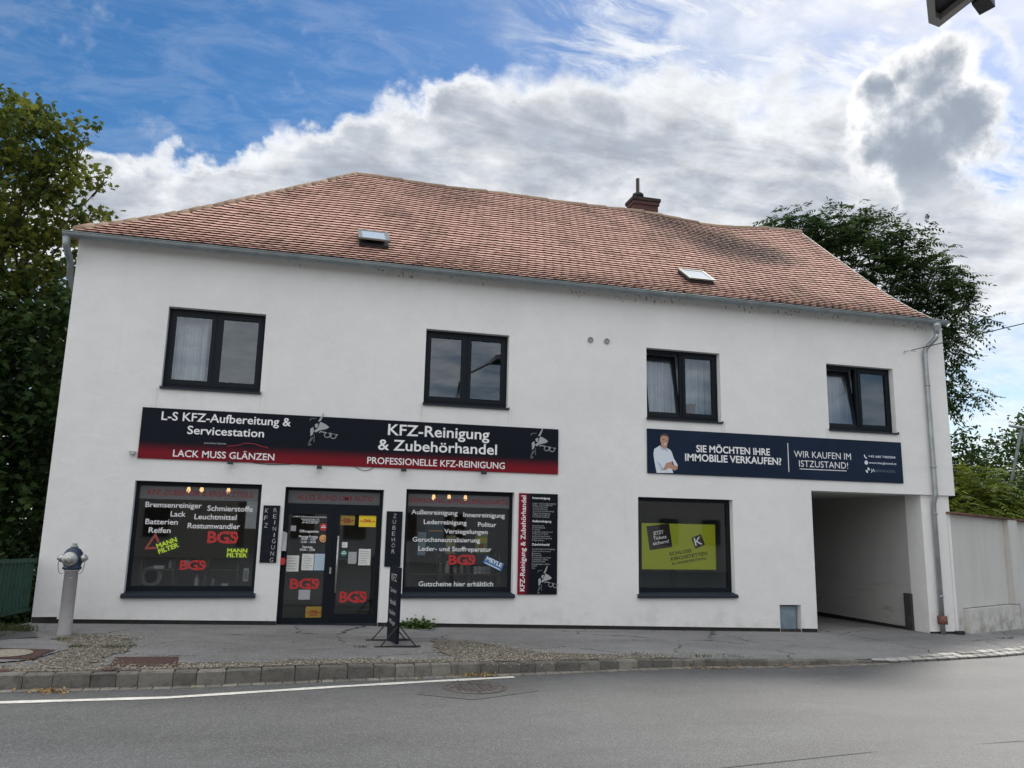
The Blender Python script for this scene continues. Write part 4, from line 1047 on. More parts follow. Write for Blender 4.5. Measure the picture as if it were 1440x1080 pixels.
# printed picture: a lifted arm, a bowed figure and a pair of spectacles
FIG = {'light': [[(620, 95), (640, 110), (560, 290), (500, 320), (490, 300)], [(540, 320), (620, 350), (700, 395), (770, 455), (700, 500), (600, 520), (520, 540), (430, 590), (385, 560), (400, 540), (480, 470), (510, 400)],
                 [(360, 450), (385, 540), (350, 640), (290, 690), (290, 500)], [(400, 400), (450, 360), (490, 370), (470, 460), (420, 475)]],
       'dim': [[(260, 290), (300, 230), (440, 220), (440, 240), (320, 250), (280, 300)], [(300, 720), (370, 700), (330, 780), (260, 860), (235, 850)], [(380, 640), (400, 640), (390, 830), (365, 830)], [(235, 870), (300, 860), (320, 910), (225, 920)]]}
def figure(parent, fn):
    b = B()
    for mi, key in enumerate(('light', 'dim')):
        for pl in FIG[key]: b.poly([(fn(x, y)[0], YS - .0005 * (mi + 1), fn(x, y)[1]) for x, y in pl], mi)
    def bar(x0, y0, x1, y1, w):
        d_ = math.hypot(x1 - x0, y1 - y0); nx, ny = -(y1 - y0) / d_ * w, (x1 - x0) / d_ * w
        b.poly([(fn(p, q)[0], YS - .0002, fn(p, q)[1]) for p, q in ((x0 - nx, y0 - ny), (x1 - nx, y1 - ny), (x1 + nx, y1 + ny), (x0 + nx, y0 + ny))], 0)
    bar(515, 600, 545, 565, 11); bar(545, 565, 985, 648, 11)
    for cx, cy in ((715, 655), (872, 680)):
        pts = [(cx + 72 * math.cos(2 * math.pi * k / 14), cy + 58 * math.sin(2 * math.pi * k / 14)) for k in range(15)]
        for (p, q), (r_, t) in zip(pts[:-1], pts[1:]): bar(p, q, r_, t, 9)
    return b.obj('printed_figure', [m_gprint, m_dprint], parent)
def fnA(dx, dz, sc, y=None): return lambda x, y: (-.18 + .000644 * x + 4.36e-5 * y, 3.49 + .0000286 * x - .000666 * y)
figure(s1, fnA(0, 0, 1))
figure(s1, lambda x, y: (3.855 + (-.18 + .000644 * x + 4.36e-5 * y), 3.43 - .000655 * y + .0000286 * x))

s2 = plate('shop_sign', 6.125, 11.74, 2.658, 3.49, m_navy, 'navy blue property sign with a photo of a man, left of the drive top', 'sign')
lettering(s2, m_white, [('SIE MÖCHTEN IHRE', 7.127, 8.702, 3.096, .126), ('IMMOBILIE VERKAUFEN?', 6.891, 8.946, 2.922, .129)], YS, .022)
lettering(s2, m_white, [('WIR KAUFEN IM', 9.235, 10.529, 3.085, .127), ('ISTZUSTAND!', 9.337, 10.45, 2.903, .126)], YS, -.004)
b = B(); flat(b, 9.348, 10.409, 2.853, 2.866, YS + .001); b.obj('underline', m_white, s2)
b = B(); flat(b, 9.095, 9.11, 2.79, 3.356, YS + .001); b.obj('divider_line', m_white, s2)
lettering(s2, m_shirt, [('+43 660 7400304', 10.94, 11.582, 3.154, .045), ('www.bergkessel.at', 10.943, 11.597, 3.028, .042), ('JA', 10.976, 11.074, 2.865, .059)], YS, .012)
lettering(s2, m_faint, [('BERGKESSEL', 11.09, 11.568, 2.868, .045)], YS, .008)
b = B()   # handset, globe and round emblem
b.poly([(10.835, YS, 3.20), (10.855, YS, 3.205), (10.87, YS, 3.165), (10.905, YS, 3.14), (10.90, YS, 3.12), (10.86, YS, 3.135), (10.838, YS, 3.17)][::-1])
n = 18; b.poly([(10.882 + .042 * math.cos(2 * math.pi * k / n), YS, 3.045 + .042 * math.sin(2 * math.pi * k / n)) for k in range(n)])
for q0 in (0, 180):
    b.poly([(10.905, YS, 2.895)] + [(10.905 + .052 * math.cos(R(q0 + 90 * k / 6)), YS, 2.895 + .058 * math.sin(R(q0 + 90 * k / 6))) for k in range(7)])
b.obj('emblem', m_shirt, s2)
def pm(x, y): return (6.065 + x * .000925 + .0, 3.5246 - y * .000855 + .00003 * x)
b = B()
def pshape(pts, mi, lv): b.poly([(pm(x, y)[0], YS - .0006 * lv, max(pm(x, y)[1], 2.660)) for x, y in pts][::-1], mi)
pshape([(330, 420), (215, 490), (195, 600), (215, 760), (260, 1012), (625, 1012), (600, 930), (730, 850), (700, 790), (640, 690), (600, 560), (570, 510), (500, 470), (440, 500)], 0, 1)       # white shirt
pshape([(360, 330), (372, 420), (450, 510), (490, 460), (500, 400)], 2, 2)                                               # neck
pshape([(355, 200), (345, 290), (365, 370), (420, 435), (465, 440), (505, 380), (530, 290), (525, 215), (470, 180), (400, 180)], 2, 3)   # face
pshape([(340, 300), (350, 190), (400, 160), (460, 145), (520, 180), (545, 250), (527, 230), (470, 200), (400, 195), (362, 230)], 3, 4)      # hair
pshape([(320, 420), (345, 410), (440, 500), (390, 530)], 1, 4); pshape([(480, 460), (520, 500), (500, 545), (455, 520)], 1, 4)           # collar
pshape([(260, 760), (330, 880), (350, 960), (480, 940), (400, 900), (330, 800)], 1, 3)                                       # sleeve fold
pshape([(420, 900), (470, 800), (560, 770), (620, 780), (650, 840), (720, 860), (720, 920), (660, 960), (600, 930), (520, 900), (470, 950), (380, 945)], 2, 5)    # folded forearms
pshape([(400, 280), (440, 270), (440, 290), (400, 298)], 3, 5); pshape([(475, 290), (510, 285), (510, 303), (475, 305)], 3, 5); pshape([(420, 372), (480, 372), (462, 392), (435, 390)], 4, 5)
pshape([(585, 765), (610, 755), (645, 830), (620, 845)], 3, 6)                                                            # watch strap
b.obj('portrait', [m_shirt, m_shirt2, m_skin, m_hair, m_white], s2)

s3 = plate('price_board', 3.671, 4.385, .478, 2.215, m_nsign, 'tall black and red board with upright white title and service list beside middle shop window', 'sign')
b = B(); V, F = text_geo('KFZ-Reinigung & Zubehörhandel', .016)
X = (V[:, 0] - V[:, 0].min()) / (V[:, 0].max() - V[:, 0].min()) * (2.173 - .533) + .533
i0 = len(b.v); b.v += [(3.795 - float(v) / _cap * .082, YS, float(x)) for v, x in zip(V[:, 1], X)]
for f in F: b.f.append(tuple(i0 + k for k in f)); b.mi.append(0); b.tint.append(.5)
b.obj('lettering', m_white, s3)
lettering(s3, m_white, [('Innenreinigung', 3.915, 4.238, 2.121, .036), ('Außenreinigung', 3.915, 4.265, 1.715, .037), ('Zubehörhandel', 3.915, 4.238, 1.312, .037)], YS, .02, res=2)
L1 = ['Leder- und Textilreinigung', 'Leder- und Textilpflege', 'Tierhaarentfernung', 'Fleckenentfernung', 'Geruchsneutralisierung', 'Teppichreinigung', 'Himmelreinigung', 'Scheibenreinigung']
L2 = ['Handwäsche', 'Lackreinigung', 'Politur', 'Lackaufbereitung und', '3-Phasen-Politur', 'Lackversiegelungen', 'Scheibenversiegelung', 'Felgenpflege']
L3 = ['Scheibenwischerreinigung', 'Schutz und Konservierer', 'Batterien', 'Ersatzteile', 'Scheibenfrostschutz', 'Lederpflegeprodukte', 'Schmierstoffe', 'Reinigungsprodukte', 'Lacke', 'Öle']
E1 = [4.347, 4.288, 4.2, 4.191, 4.314, 4.246, 4.237, 4.227]; E2 = [4.137, 4.152, 4.069, 4.289, 4.216, 4.251, 4.281, 4.145]; E3 = [4.338, 4.265, 4.079, 4.098, 4.262, 4.217, 4.167, 4.254, 4.01, 3.979]
Z1 = [2.043, 2.015, 1.983, 1.946, 1.909, 1.872, 1.84, 1.808]; Z2 = [1.652, 1.62, 1.584, 1.547, 1.511, 1.474, 1.438, 1.402]; Z3 = [1.251, 1.213, 1.175, 1.141, 1.103, 1.069, 1.035, .993, .959, .922]
lettering(s3, m_gprint, [(t, 3.92, e, z - .01, .024) for Ls, Es, Zs in ((L1, E1, Z1), (L2, E2, Z2), (L3, E3, Z3)) for t, e, z in zip(Ls, Es, Zs)], YS, .006, res=1)
def fnB(x, y):
    a = .000644 * x + 4.36e-5 * y - .18; return (4.02 + a * .80, .50 + (900 - y) * .00058)
figure(s3, fnB)

for nm, (x0, x1, z0, z1), lab, stacks in (
    ('chalk_sign', (-.624, -.364, .976, 1.885), 'narrow black chalkboard lettered in two upright rows, left of the entrance door', [('KFZ', -.567, 1.80, -.118), ('REINIGUNG', -.432, 1.81, -.0985)]),
    ('chalk_sign', (1.367, 1.634, .927, 1.84), 'narrow black chalkboard lettered in one upright row, right of the entrance door', [('ZUBEHÖR', 1.500, 1.765, -.098)])):
    o = plate(nm, x0, x1, z0, z1, m_chalkb, lab, 'sign', .018)
    for word, xc, zt, st in stacks:
        b = B()
        for k, chh in enumerate(word):
            j = random.uniform(-.008, .008); cap = .068 if st > -.11 else .075
            lw = .006 if chh == 'I' else .026
            put_text(b, chh, xc - lw + j, xc + lw + j, zt + st * k - cap / 2, cap, -.0235, -.012, rot=random.uniform(-.12, .12))
        b.obj('lettering', m_chalk, o)

# lamps under the long sign, wall box, loose cables
lab = ['small black spotlight below the long sign, under the red slogan text', 'small black spotlight below the long sign, directly above the entrance door left half', 'small black spotlight below the long sign, right of the dangling cable loop', 'small black spotlight at the right end below the long sign']
def spot(x, z):
    t = thing('sign_spotlight', lab[0], 'spotlight', (x, 0, z), 'spotlights below the long sign')
    b = B(); b.box(x - .012, x + .012, -.12, -.002, z - .012, z + .008); b.obj('bracket', m_black, t)
    b = B(); b.hexa([(x - .045, -.17, z - .035), (x + .045, -.17, z - .035), (x + .045, -.075, z - .035), (x - .045, -.075, z - .035), (x - .035, -.16, z + .025), (x + .035, -.16, z + .025), (x + .035, -.085, z + .035), (x - .035, -.085, z + .035)]); b.obj('lamp_head', m_black, t)
    return t
sp = [(-1.182, 2.555), (.213, 2.535), (1.607, 2.545), (3.0, 2.548)]
s0_ = spot(*sp[0])
for k, (x, z) in enumerate(sp[1:]):
    c = copy_tree(s0_); c.location = (x, 0, z); c['label'] = lab[k + 1]
t = thing('security_camera', 'small pale camera fixed to the wall at the lower left end of the long sign', 'camera', (-2.66, 0, 2.64))
b = B(); b.box(-2.70, -2.62, -.09, -.002, 2.635, 2.672); b.obj('mount', m_box, t)
b = B(); b.lathe((-2.64, -.09, 2.605), [(.02, -.0), (.035, .012), (.035, .035)], 14); b.obj('camera_dome', m_gprint, t, True)
def loop_cable(x0, x1, z, drop, lab_):
    b = B(); b.tube([(x0 + (x1 - x0) * u, -.012, z - drop * math.sin(math.pi * u)) for u in np.linspace(0, 1, 14)], .0045, 6)
    return tag(b.obj('sign_cable', m_wire), lab_, 'cable')
loop_cable(.80, 1.12, 2.567, .06, 'thin black cable loop hanging below the long sign beside a spotlight')
loop_cable(-.85, -.25, 2.567, .018, 'thin black cable sagging slightly along the lower edge of the long sign')
# overhead cable on its wall hook
b = B(); b.tube([(11.99, 0, 5.415), (11.99, -.05, 5.415)], .012, 8); b.tube([(12.03, -.02, 5.43), (12.05, -.12, 5.42), (12.12, -.17, 5.40), (12.17, -.15, 5.42)], .008, 8); hk = b.obj('cable_hook', m_alu)
tag(hk, 'small metal hook in the wall holding the end of the overhead cable', 'hook')
b = B(); A = Vector((12.07, -.13, 5.43)); Z_ = Vector((19.2, -14.5, 5.9))
def cab(u): p = A.lerp(Z_, u); return p - Vector((0, 0, .45 * 4 * u * (1 - u)))
Ap, Bp = Vector((12.07, -.13, 5.43)), Vector((11.86, -3.0, 5.27))
dirc = (Bp - Ap).normalized()
b.tube([Ap + dirc * q for q in np.linspace(0, 12, 20)], .009, 6)
tag(b.obj('overhead_cable', m_wire), 'dark overhead cable running from the wall hook out over the street', 'cable')

# letterbox and red reel on the left door jamb
t = thing('letterbox', 'grey steel letterbox hung on the left side of the door recess', 'letterbox', (-.27, .05, 1.17))
b = B(); b.hexa([(-.299, -.04, 1.165), (-.225, -.04, 1.165), (-.225, .12, 1.165), (-.299, .12, 1.165), (-.299, -.04, 1.48), (-.225, -.02, 1.45), (-.225, .12, 1.45), (-.299, .12, 1.48)]); b.obj('body', m_box, t)
b = B(); b.box(-.224, -.220, .0, .1, 1.37, 1.395); b.obj('slot', m_black, t)
b = B(); b.box(-.300, -.235, -.02, .11, .945, 1.05); b.lathe((-.2345, .045, .998), [(.035, 0), (.035, .012), (.015, .016)], 14, 0, 'X'); tag(b.obj('alarm_box', m_red), 'small red box below the letterbox beside the door', 'box')

# ------------------------------------------------------------------ display things behind the shop panes
def shelf_unit(x0, x1, levels, y0, y1, lab_, ztop):
    t = thing('display_shelf', lab_, 'shelf', ((x0 + x1) / 2, y0, levels[0]))
    for z in levels:
        b = B(); b.box(x0, x1, y0, y1, z - .02, z); b.obj('shelf_board', m_shelf, t)
    b = B()
    for xx in np.linspace(x0 + .02, x1 - .02, 4):
        for yy in (y0 + .02, y1 - .02): b.box(xx - .012, xx + .012, yy - .012, yy + .012, .0, ztop)
    b.obj('uprights', m_shelf, t); return t
m_shelf = M('shelf_wood', (0.16, 0.12, 0.09), 0.7, var=(9, 0.2))
shelf_unit(-2.45, -.95, (.56, .845), .34, .66, 'low wooden display shelf behind the left shop window', 1.0)
shelf_unit(1.80, 3.45, (.52, .80), .34, .66, 'low wooden display shelf behind the middle shop window', 1.15)
def bottle(x, y, z, h, r, m, mc, lab_, grp):
    t = thing('bottle', lab_, 'bottle', (x, y, z), grp)
    b = B(); b.lathe((x, y, z), [(r * .96, 0), (r, .01), (r, h * .62), (r * .8, h * .72), (r * .34, h * .8), (r * .34, h * .86)], 12); b.obj('body', m, t, True)
    b = B(); b.lathe((x, y, z), [(r * .42, h * .855), (r * .42, h), (r * .3, h)], 10); b.obj('cap', mc, t, True)
mb = [M('bottle_white', (0.55, 0.56, 0.54), 0.4), M('bottle_grey', (0.30, 0.33, 0.34), 0.4), M('bottle_green', (0.16, 0.26, 0.18), 0.4), M('bottle_cream', (0.5, 0.47, 0.36), 0.4)]
g1, g2 = 'bottles behind the left shop window', 'bottles behind the middle shop window'
for k, (x, z, h, r, m, lab_) in enumerate([
    (-2.02, .845, .17, .035, 1, 'small grey bottle on the upper shelf under the tilted green sticker'), (-1.60, .56, .19, .04, 0, 'white bottle on the lower shelf under the boxed red logo'),
    (-1.47, .56, .15, .035, 2, 'short green bottle on the lower shelf, just right of the white one'), (-1.35, .56, .17, .035, 1, 'grey bottle at the right of the lower shelf group')]):
    bottle(x, .5, z, h, r, mb[m], m_black if m % 2 else m_white, lab_, g1)
for k, (x, z, h, r, m, lab_) in enumerate([
    (2.40, .80, .17, .04, 2, 'green bottle on the shelf left of the red logo'), (2.52, .80, .21, .045, 0, 'tall white bottle on the shelf below the red logo left edge'), (2.66, .80, .14, .035, 3, 'small cream bottle below the red logo middle'),
    (2.78, .80, .19, .035, 3, 'slim cream bottle below the red logo right half'), (2.90, .80, .17, .04, 1, 'grey bottle beside the row of white boxes')]):
    bottle(x, .5, z, h, r, mb[m], m_black if m % 2 else m_white, lab_, g2)
for k in range(4):
    x = 2.985 + k * .078; b = B(); b.box(x, x + .066, .42, .52, .80, .92 + .005 * (k % 2)); b.box(x + .01, x + .056, .418, .4195, .83, .87, 1)
    tag(b.obj('carton', [m_paper, m_gprint]), 'small white carton in the row on the middle window shelf, ' + ['nearest the bottles', 'second from the bottles', 'third from the bottles', 'nearest the blue sticker'][k], 'box', 'white cartons on the middle window shelf')
b = B(); b.box(-2.25, -2.10, .40, .5, .845, .895); tag(b.obj('carton', m_paper), 'flat white carton lying at the left of the upper shelf', 'box')
b = B(); b.box(-1.80, -1.715, .36, .42, .845, .985); b.box(-1.79, -1.725, .358, .3595, .86, .91, 1); tag(b.obj('carton', [m_lblue, m_blue]), 'upright pale blue carton left of the boxed red logo', 'box')
b = B(); b.box(-1.20, -1.10, .36, .45, .56, .625); tag(b.obj('carton', m_paper), 'small white carton standing low in the left shop window', 'box')
b = B(); b.box(-.875, -.79, .30, .31, .66, .87); b.box(-.86, -.805, .298, .2995, .70, .83, 1); tag(b.obj('price_card', [m_paper, m_gprint]), 'white price card at the lower right of the left shop window', 'card')
b = B(); b.lathe((-2.28, .42, .56), [(.165, -.0), (.165, .06), (.10, .06), (.10, .0)], 26, 0, 'Y')
tr = tag(b.obj('tyre_ring', M('ring_grey', (0.22, 0.21, 0.20), 0.6)), 'grey wheel trim standing in the lower left of the left shop window', 'wheel trim')
tr.location.z = .16
def poster(x0, x1, z0, z1, y, mats, lab_, bands):
    b = B(); b.box(x0, x1, y, y + .006, z0, z1)
    for u0, u1, w0, w1, mi in bands: b.box(x0 + (x1 - x0) * u0, x0 + (x1 - x0) * u1, y - .002, y - .0005, z0 + (z1 - z0) * w0, z0 + (z1 - z0) * w1, mi)
    return tag(b.obj('poster', mats), lab_, 'poster')
poster(3.04, 3.26, 1.15, 1.47, .62, [M('poster_green', (0.30, 0.42, 0.05), 0.6), m_yel, m_red], 'yellow and green poster behind the middle shop window at right', [(0, 1, .55, .85, 1), (.3, .7, .3, .5, 2)])
poster(2.0, 2.14, 1.1, 1.5, .62, [m_lblue, m_gprint], 'pale blue poster behind the middle shop window at left', [(.1, .9, .6, .9, 1)])
poster(2.52, 2.70, 1.12, 1.45, .72, [M('poster_cream', (0.5, 0.45, 0.2), 0.6), m_gprint], 'cream poster behind the middle of the middle shop window', [(.1, .9, .2, .4, 1)])
poster(2.16, 2.52, 1.15, 1.65, .9, [M('poster_petrol', (0.03, 0.10, 0.12), 0.6), m_orange], 'dark petrol poster with an orange bar behind the middle shop window', [(.2, .9, .72, .78, 1)])
# lamps inside, glowing through the header films
for k, (x, z, lab_) in enumerate([(-1.93, 2.03, 'small lit ceiling lamp behind the first third of the left header film'), (-1.72, 2.05, 'small lit ceiling lamp behind the middle of the left header film'), (-1.28, 2.04, 'small lit ceiling lamp behind the right half of the left header film'),
                        (2.33, 2.03, 'small lit ceiling lamp behind the left half of the middle header film'), (2.62, 2.05, 'small lit ceiling lamp behind the middle of the middle header film'), (2.93, 2.04, 'small lit ceiling lamp behind the right half of the middle header film')]):
    b = B(); b.lathe((x, 1.1, z + .055), [(.012, 0), (.035, .03), (.03, .06), (.02, .1)], 12)
    b.lathe((x, 1.1, z + .155), [(.025, 0), (.025, .06), (.006, .065), (.006, .4)], 10, 1)
    tag(b.obj('ceiling_lamp', [m_bulb, m_black]), lab_, 'lamp', 'lit lamps inside the shop')
# screen in the right window
t = thing('display_screen', 'wide green advertising screen on a stand behind the right display window', 'screen', (7.0, .5, .45))
b = B(); b.box(6.215, 7.795, .515, .56, .875, 1.77); b.obj('housing', m_black, t)
b = B(); b.box(6.235, 7.775, .508, .5145, .895, 1.75); b.obj('screen', m_screen, t)
b = B(); b.box(6.85, 6.95, .57, .62, .0, 1.3); b.box(6.5, 7.3, .45, .75, -.1, .0); b.obj('stand', m_black, t)
ys = .506
b = B(); panel(b, (6.595, 1.50), .475, .45, R(8), ys - .001, ys, 0); panel(b, (7.405, 1.425), .22, .22, R(22), ys - .001, ys, 0); b.obj('printed_square', m_scr_d, t)
for s_, a, c, z in (('JETZT', 6.465, 6.68, 1.545), ('Tickets', 6.465, 6.74, 1.455), ('sichern!', 6.455, 6.79, 1.365)): b = B(); put_text(b, s_, a, c, z, .062, ys - .003, .01, rot=R(9)); b.obj('lettering', m_scr_w, t)
b = B(); put_text(b, 'K', 7.325, 7.485, 1.355, .15, ys - .003, .0, rot=R(14)); b.obj('lettering', m_scr_w, t)
lettering(t, m_scr_t, [('SCHLOSS', 6.79, 7.265, 1.185, .06), ('KIRCHSTETTEN', 6.82, 7.595, 1.115, .06), ('KLASSIKFESTIVAL', 6.85, 7.585, 1.035, .042)], ys - .002, .022, rot=R(9))

# ------------------------------------------------------------------ street furniture
hx, hy = -3.046, -1.17; hz = zs(hx, hy)
t = thing('fire_hydrant', 'grey post fire hydrant with a blue head and silver caps, left of the house', 'hydrant', (hx, hy, hz))
b = B(); b.lathe((hx, hy, hz - .05), [(.092, 0), (.092, .08), (.088, .10), (.086, .90), (.10, .905), (.10, .93)], 26); b.obj('post', m_hyd, t, True)
b = B(); b.lathe((hx, hy, hz + .88), [(.115, 0), (.12, .01), (.12, .03), (.105, .04), (.118, .08), (.125, .16), (.115, .225), (.085, .27), (.045, .295), (.04, .30)], 26); b.obj('head', m_hydb, t, True)
b = B(); b.lathe((hx - .01, hy - .06, hz + 1.02), [(.098, 0), (.10, -.06), (.098, -.085), (.075, -.098), (.05, -.10), (.045, -.125), (.02, -.13)], 24, 0, 'Y'); b.obj('front_cap', m_alu, t, True)
for s in (-1, 1):
    b = B(); b.lathe((hx + s * .105, hy - .02, hz + 1.03), [(.05, 0), (.055, s * .02), (.055, s * .05), (.045, s * .065), (.025, s * .07), (.025, s * .085)], 18, 0, 'X'); b.obj('side_cap', m_alu, t, True)
    b = B(); b.tube([(hx + s * (.165 + .0 * u) - s * .075 * u * u, hy - .06, hz + 1.0 - .16 * math.sin(math.pi * min(u * .62, 1)) - .02 * u) for u in np.linspace(0, 1, 12)], .006, 6); b.obj('cap_chain', m_alu, t, True)
b = B(); b.lathe((hx, hy, hz + 1.18), [(.05, 0), (.05, .018), (.032, .02), (.032, .05), (.02, .052)], 10); b.obj('top_nut', m_alu, t)
b = B(); b.box(hx + .0, hx + .05, hy - .0925, hy - .088, hz + .76, hz + .775); b.box(hx + .005, hx + .045, hy - .0925, hy - .088, hz + .73, hz + .738); b.obj('marking', m_gprint, t)

# pavement sign standing almost edge-on
t = thing('pavement_sign', 'tall black chalkboard pavement sign on two bar feet right of the door', 'sign', (1.38, -1.7, zs(1.38, -1.7)))
zb_ = zs(1.38, -1.9)
b = B()
A_, C_ = Vector((1.395, -2.05, 0)), Vector((1.33, -1.45, 0)); nn = Vector(((C_ - A_).y, -(C_ - A_).x, 0)).normalized() * .022
def pan(z0, z1, e=0.0, th=1.0):
    d_ = (C_ - A_) * e; a, c = A_ + d_, C_ - d_
    return [(*(a + nn * th).xy, z0), (*(a - nn * th).xy, z0), (*(c - nn * th).xy, z0), (*(c + nn * th).xy, z0), (*(a + nn * th).xy, z1), (*(a - nn * th).xy, z1), (*(c - nn * th).xy, z1), (*(c + nn * th).xy, z1)]
b.hexa(pan(zb_ + .03, zb_ + 1.07)); b.obj('panel', m_chalkb, t)
b = B()
for yy, xx in ((-2.12, 1.40), (-1.52, 1.33)):
    zf_ = zs(xx, yy); b.box(xx - .33, xx + .31, yy - .014, yy + .014, zf_, zf_ + .022)
    for s in (-1, 1): b.tube([(xx + s * .24, yy, zf_ + .02), (xx + s * .02, yy + (.03 if yy < -2 else 0), zf_ + .27)], .010, 6)
b.obj('feet', M('sign_foot', (0.018, 0.014, 0.013), 0.6), t)
def chalk(word, z, cap, u0, u1):
    b = B()
    V, F = text_geo(word, -.004)
    X = (V[:, 0] - V[:, 0].min()) / (V[:, 0].max() - V[:, 0].min()); i0 = len(b.v)
    for xx, yy in zip(X, V[:, 1]):
        p = C_ + (A_ - C_) * (u0 + (u1 - u0) * float(xx)) - nn * 1.06 * SGN; b.v.append((p.x, p.y, z + float(yy) / _cap * cap))
    for f in F: b.f.append(tuple(i0 + k for k in f)); b.mi.append(0); b.tint.append(.5)
    b.obj('lettering', m_chalk, t)
SGN = 1 if nn.x > 0 else -1
for w_, z, cap, u0, u1 in (('KFZ', .87, .10, .25, .8), ('Service', .71, .065, .2, .8), ('Handel', .54, .075, .2, .8), ('Reifen', .40, .06, .2, .8), ('Pflege', .27, .06, .2, .8)): chalk(w_, zb_ + z, cap, u0, u1)

# manholes and lids
def lid_quad(name, pts, m, label, cat, dz=.014, rim=None):
    b = B(); P = [(x, y, zs(x, y)) for x, y in pts]
    b.hexa([(x, y, z - .03) for x, y, z in P] + [(x, y, z + dz) for x, y, z in P])
    return tag(b.obj(name, m), label, cat)
lid_quad('utility_cover', [(-1.98, -3.50), (-1.27, -3.52), (-1.34, -2.90), (-2.03, -2.93)], m_iron, 'rusty rectangular utility cover in the pavement left of the door', 'manhole cover')
t = thing('manhole_cover', 'round pale concrete manhole cover in a rusty square frame by the hydrant', 'manhole cover', (-3.28, -2.72, zs(-3.28, -2.72)))
b = B(); q = [(-3.55, -3.06), (-2.86, -3.12), (-2.80, -2.50), (-3.50, -2.36)]
b.hexa([(x, y, zs(x, y) - .03) for x, y in q] + [(x, y, zs(x, y) + .026) for x, y in q]); b.obj('frame', m_iron, t)
b = B(); cx, cy = -3.24, -2.76; zc = zs(cx, cy) + .026
n = 28; C0 = [(cx + .27 * math.cos(2 * math.pi * k / n), cy + .27 * math.sin(2 * math.pi * k / n)) for k in range(n)]
b.poly([(x, y, zs(x, y) + .031) for x, y in C0]); b.obj('lid', m_conc, t)
for k, ((x, y), lab_) in enumerate([((-2.95, -3.74), 'small rusty valve cap in the gravel at the left picture edge'), ((-1.94, -3.66), 'small rusty valve cap in the gravel left of the utility cover')]):
    b = B(); b.lathe((x, y, zs(x, y) - .02), [(.085, 0), (.085, .032), (.06, .038), (.05, .036)], 18); tag(b.obj('valve_cap', m_iron), lab_, 'valve cap', 'valve caps')
cx, cy = 2.05, -4.19
t = thing('manhole_cover', 'round worn iron manhole cover in the road at the end of the white line', 'manhole cover', (cx, cy, zroad(cx, cy)))
b = B(); z = zroad(cx, cy)
b.lathe((cx, cy, z - .05), [(.37, 0), (.37, .062), (.335, .062), (.33, .054)], 32); b.obj('frame', m_iron2, t)
b = B(); b.lathe((cx, cy, z - .04), [(.325, 0), (.325, .050), (.30, .051)], 32)
for k in range(-4, 5):
    for l in range(-4, 5):
        if k * k + l * l < 17: b.box(cx + k * .066 - .022, cx + k * .066 + .022, cy + l * .066 - .022, cy + l * .066 + .022, z + .0105, z + .017)
b.obj('lid', m_iron2, t)

# green railing left of the house
t = thing('railing', 'green steel railing with upright bars at the left corner of the house', 'fence', (-3.95, -.8, .1))
F0, F1 = Vector((-3.86, .06, 0)), Vector((-4.32, -3.2, 0))
fd = (F1 - F0); L = fd.length; fu = fd / L; fn_ = Vector((fu.y, -fu.x, 0))
def along(b, d0, d1, za, zb2, zt_a, zt_b, w):
    p, q = F0 + fu * d0, F0 + fu * d1
    b.hexa([(*(p - fn_ * w).xy, za), (*(q - fn_ * w).xy, zb2), (*(q + fn_ * w).xy, zb2), (*(p + fn_ * w).xy, za), (*(p - fn_ * w).xy, zt_a), (*(q - fn_ * w).xy, zt_b), (*(q + fn_ * w).xy, zt_b), (*(p + fn_ * w).xy, zt_a)])
b = B(); along(b, 0, L, .95, 1.02, 1.005, 1.075, .03); b.obj('top_rail', m_fence, t)
b = B(); along(b, 0, L, .24, .25, .285, .295, .022); b.obj('bottom_rail', m_fence, t)
nb = int(L / .11)
for k in range(nb):
    d0 = .05 + k * .11; b = B(); along(b, d0, d0 + .05, .286, .286, .95 + .07 * d0 / L, .95 + .07 * (d0 + .03) / L, .012); b.obj('bar', m_fence, t)
for d0 in (1.55, 3.1):
    b = B(); along(b, d0, d0 + .06, -.3, -.3, 1.0, 1.0, .028); b.obj('post', m_fence, t)

# boundary wall right of the house
t = thing('boundary_wall', 'weathered grey plastered boundary wall with tile coping right of the drive', 'wall', (14.5, .7, -.3))
W0 = Vector((12.84, 0.0, 0)); wd = Vector((math.cos(R(23.3)), math.sin(R(23.3)), 0)); wn = Vector((-wd.y, wd.x, 0))
def bwall(b, d0, d1, off, z0, z1, mi=0, thick=.3, z1b=None):
    p, q = W0 + wd * d0, W0 + wd * d1; z1b = z1 if z1b is None else z1b
    P = [p + wn * off, q + wn * off, q + wn * thick, p + wn * thick]
    b.hexa([(v.x, v.y, z0) for v in P] + [(P[0].x, P[0].y, z1), (P[1].x, P[1].y, z1b), (P[2].x, P[2].y, z1b), (P[3].x, P[3].y, z1)], mi)
def wall_mat():
    m = M('weathered_plaster', (0.46, 0.44, 0.40), 0.92, bump=(28, 0.5)); tt = NT(m.node_tree)
    pos = tt.n('ShaderNodeNewGeometry').outputs['Position']; z = tt.n('ShaderNodeSeparateXYZ', {0: pos}).outputs[2]
    n = tt.noise(tt.n('ShaderNodeMapping', {'Vector': pos, 'Scale': (2.2, 2.2, .35)}).outputs[0], 1.5, 6, 0.65); n2 = tt.noise(pos, 4, 6, 0.65)
    c = tt.mix(tt.smooth(n, .42, .72, 0, .4), (0.56, 0.55, 0.52), (0.42, 0.405, 0.375))
    c = tt.mix(tt.math('MULTIPLY', tt.smooth(z, .35, -.25), tt.smooth(n2, .4, .65)), c, (0.33, 0.31, 0.27))
    tt.t.links.new(c, base(m).inputs['Base Color']); return m
m_bw = wall_mat()
zt = lambda d: 2.08 - .021 * d
b = B(); WL = 14.0
bwall(b, 0.0, 2.74, .06, .18, zt(0), 0, .3, zt(2.74))
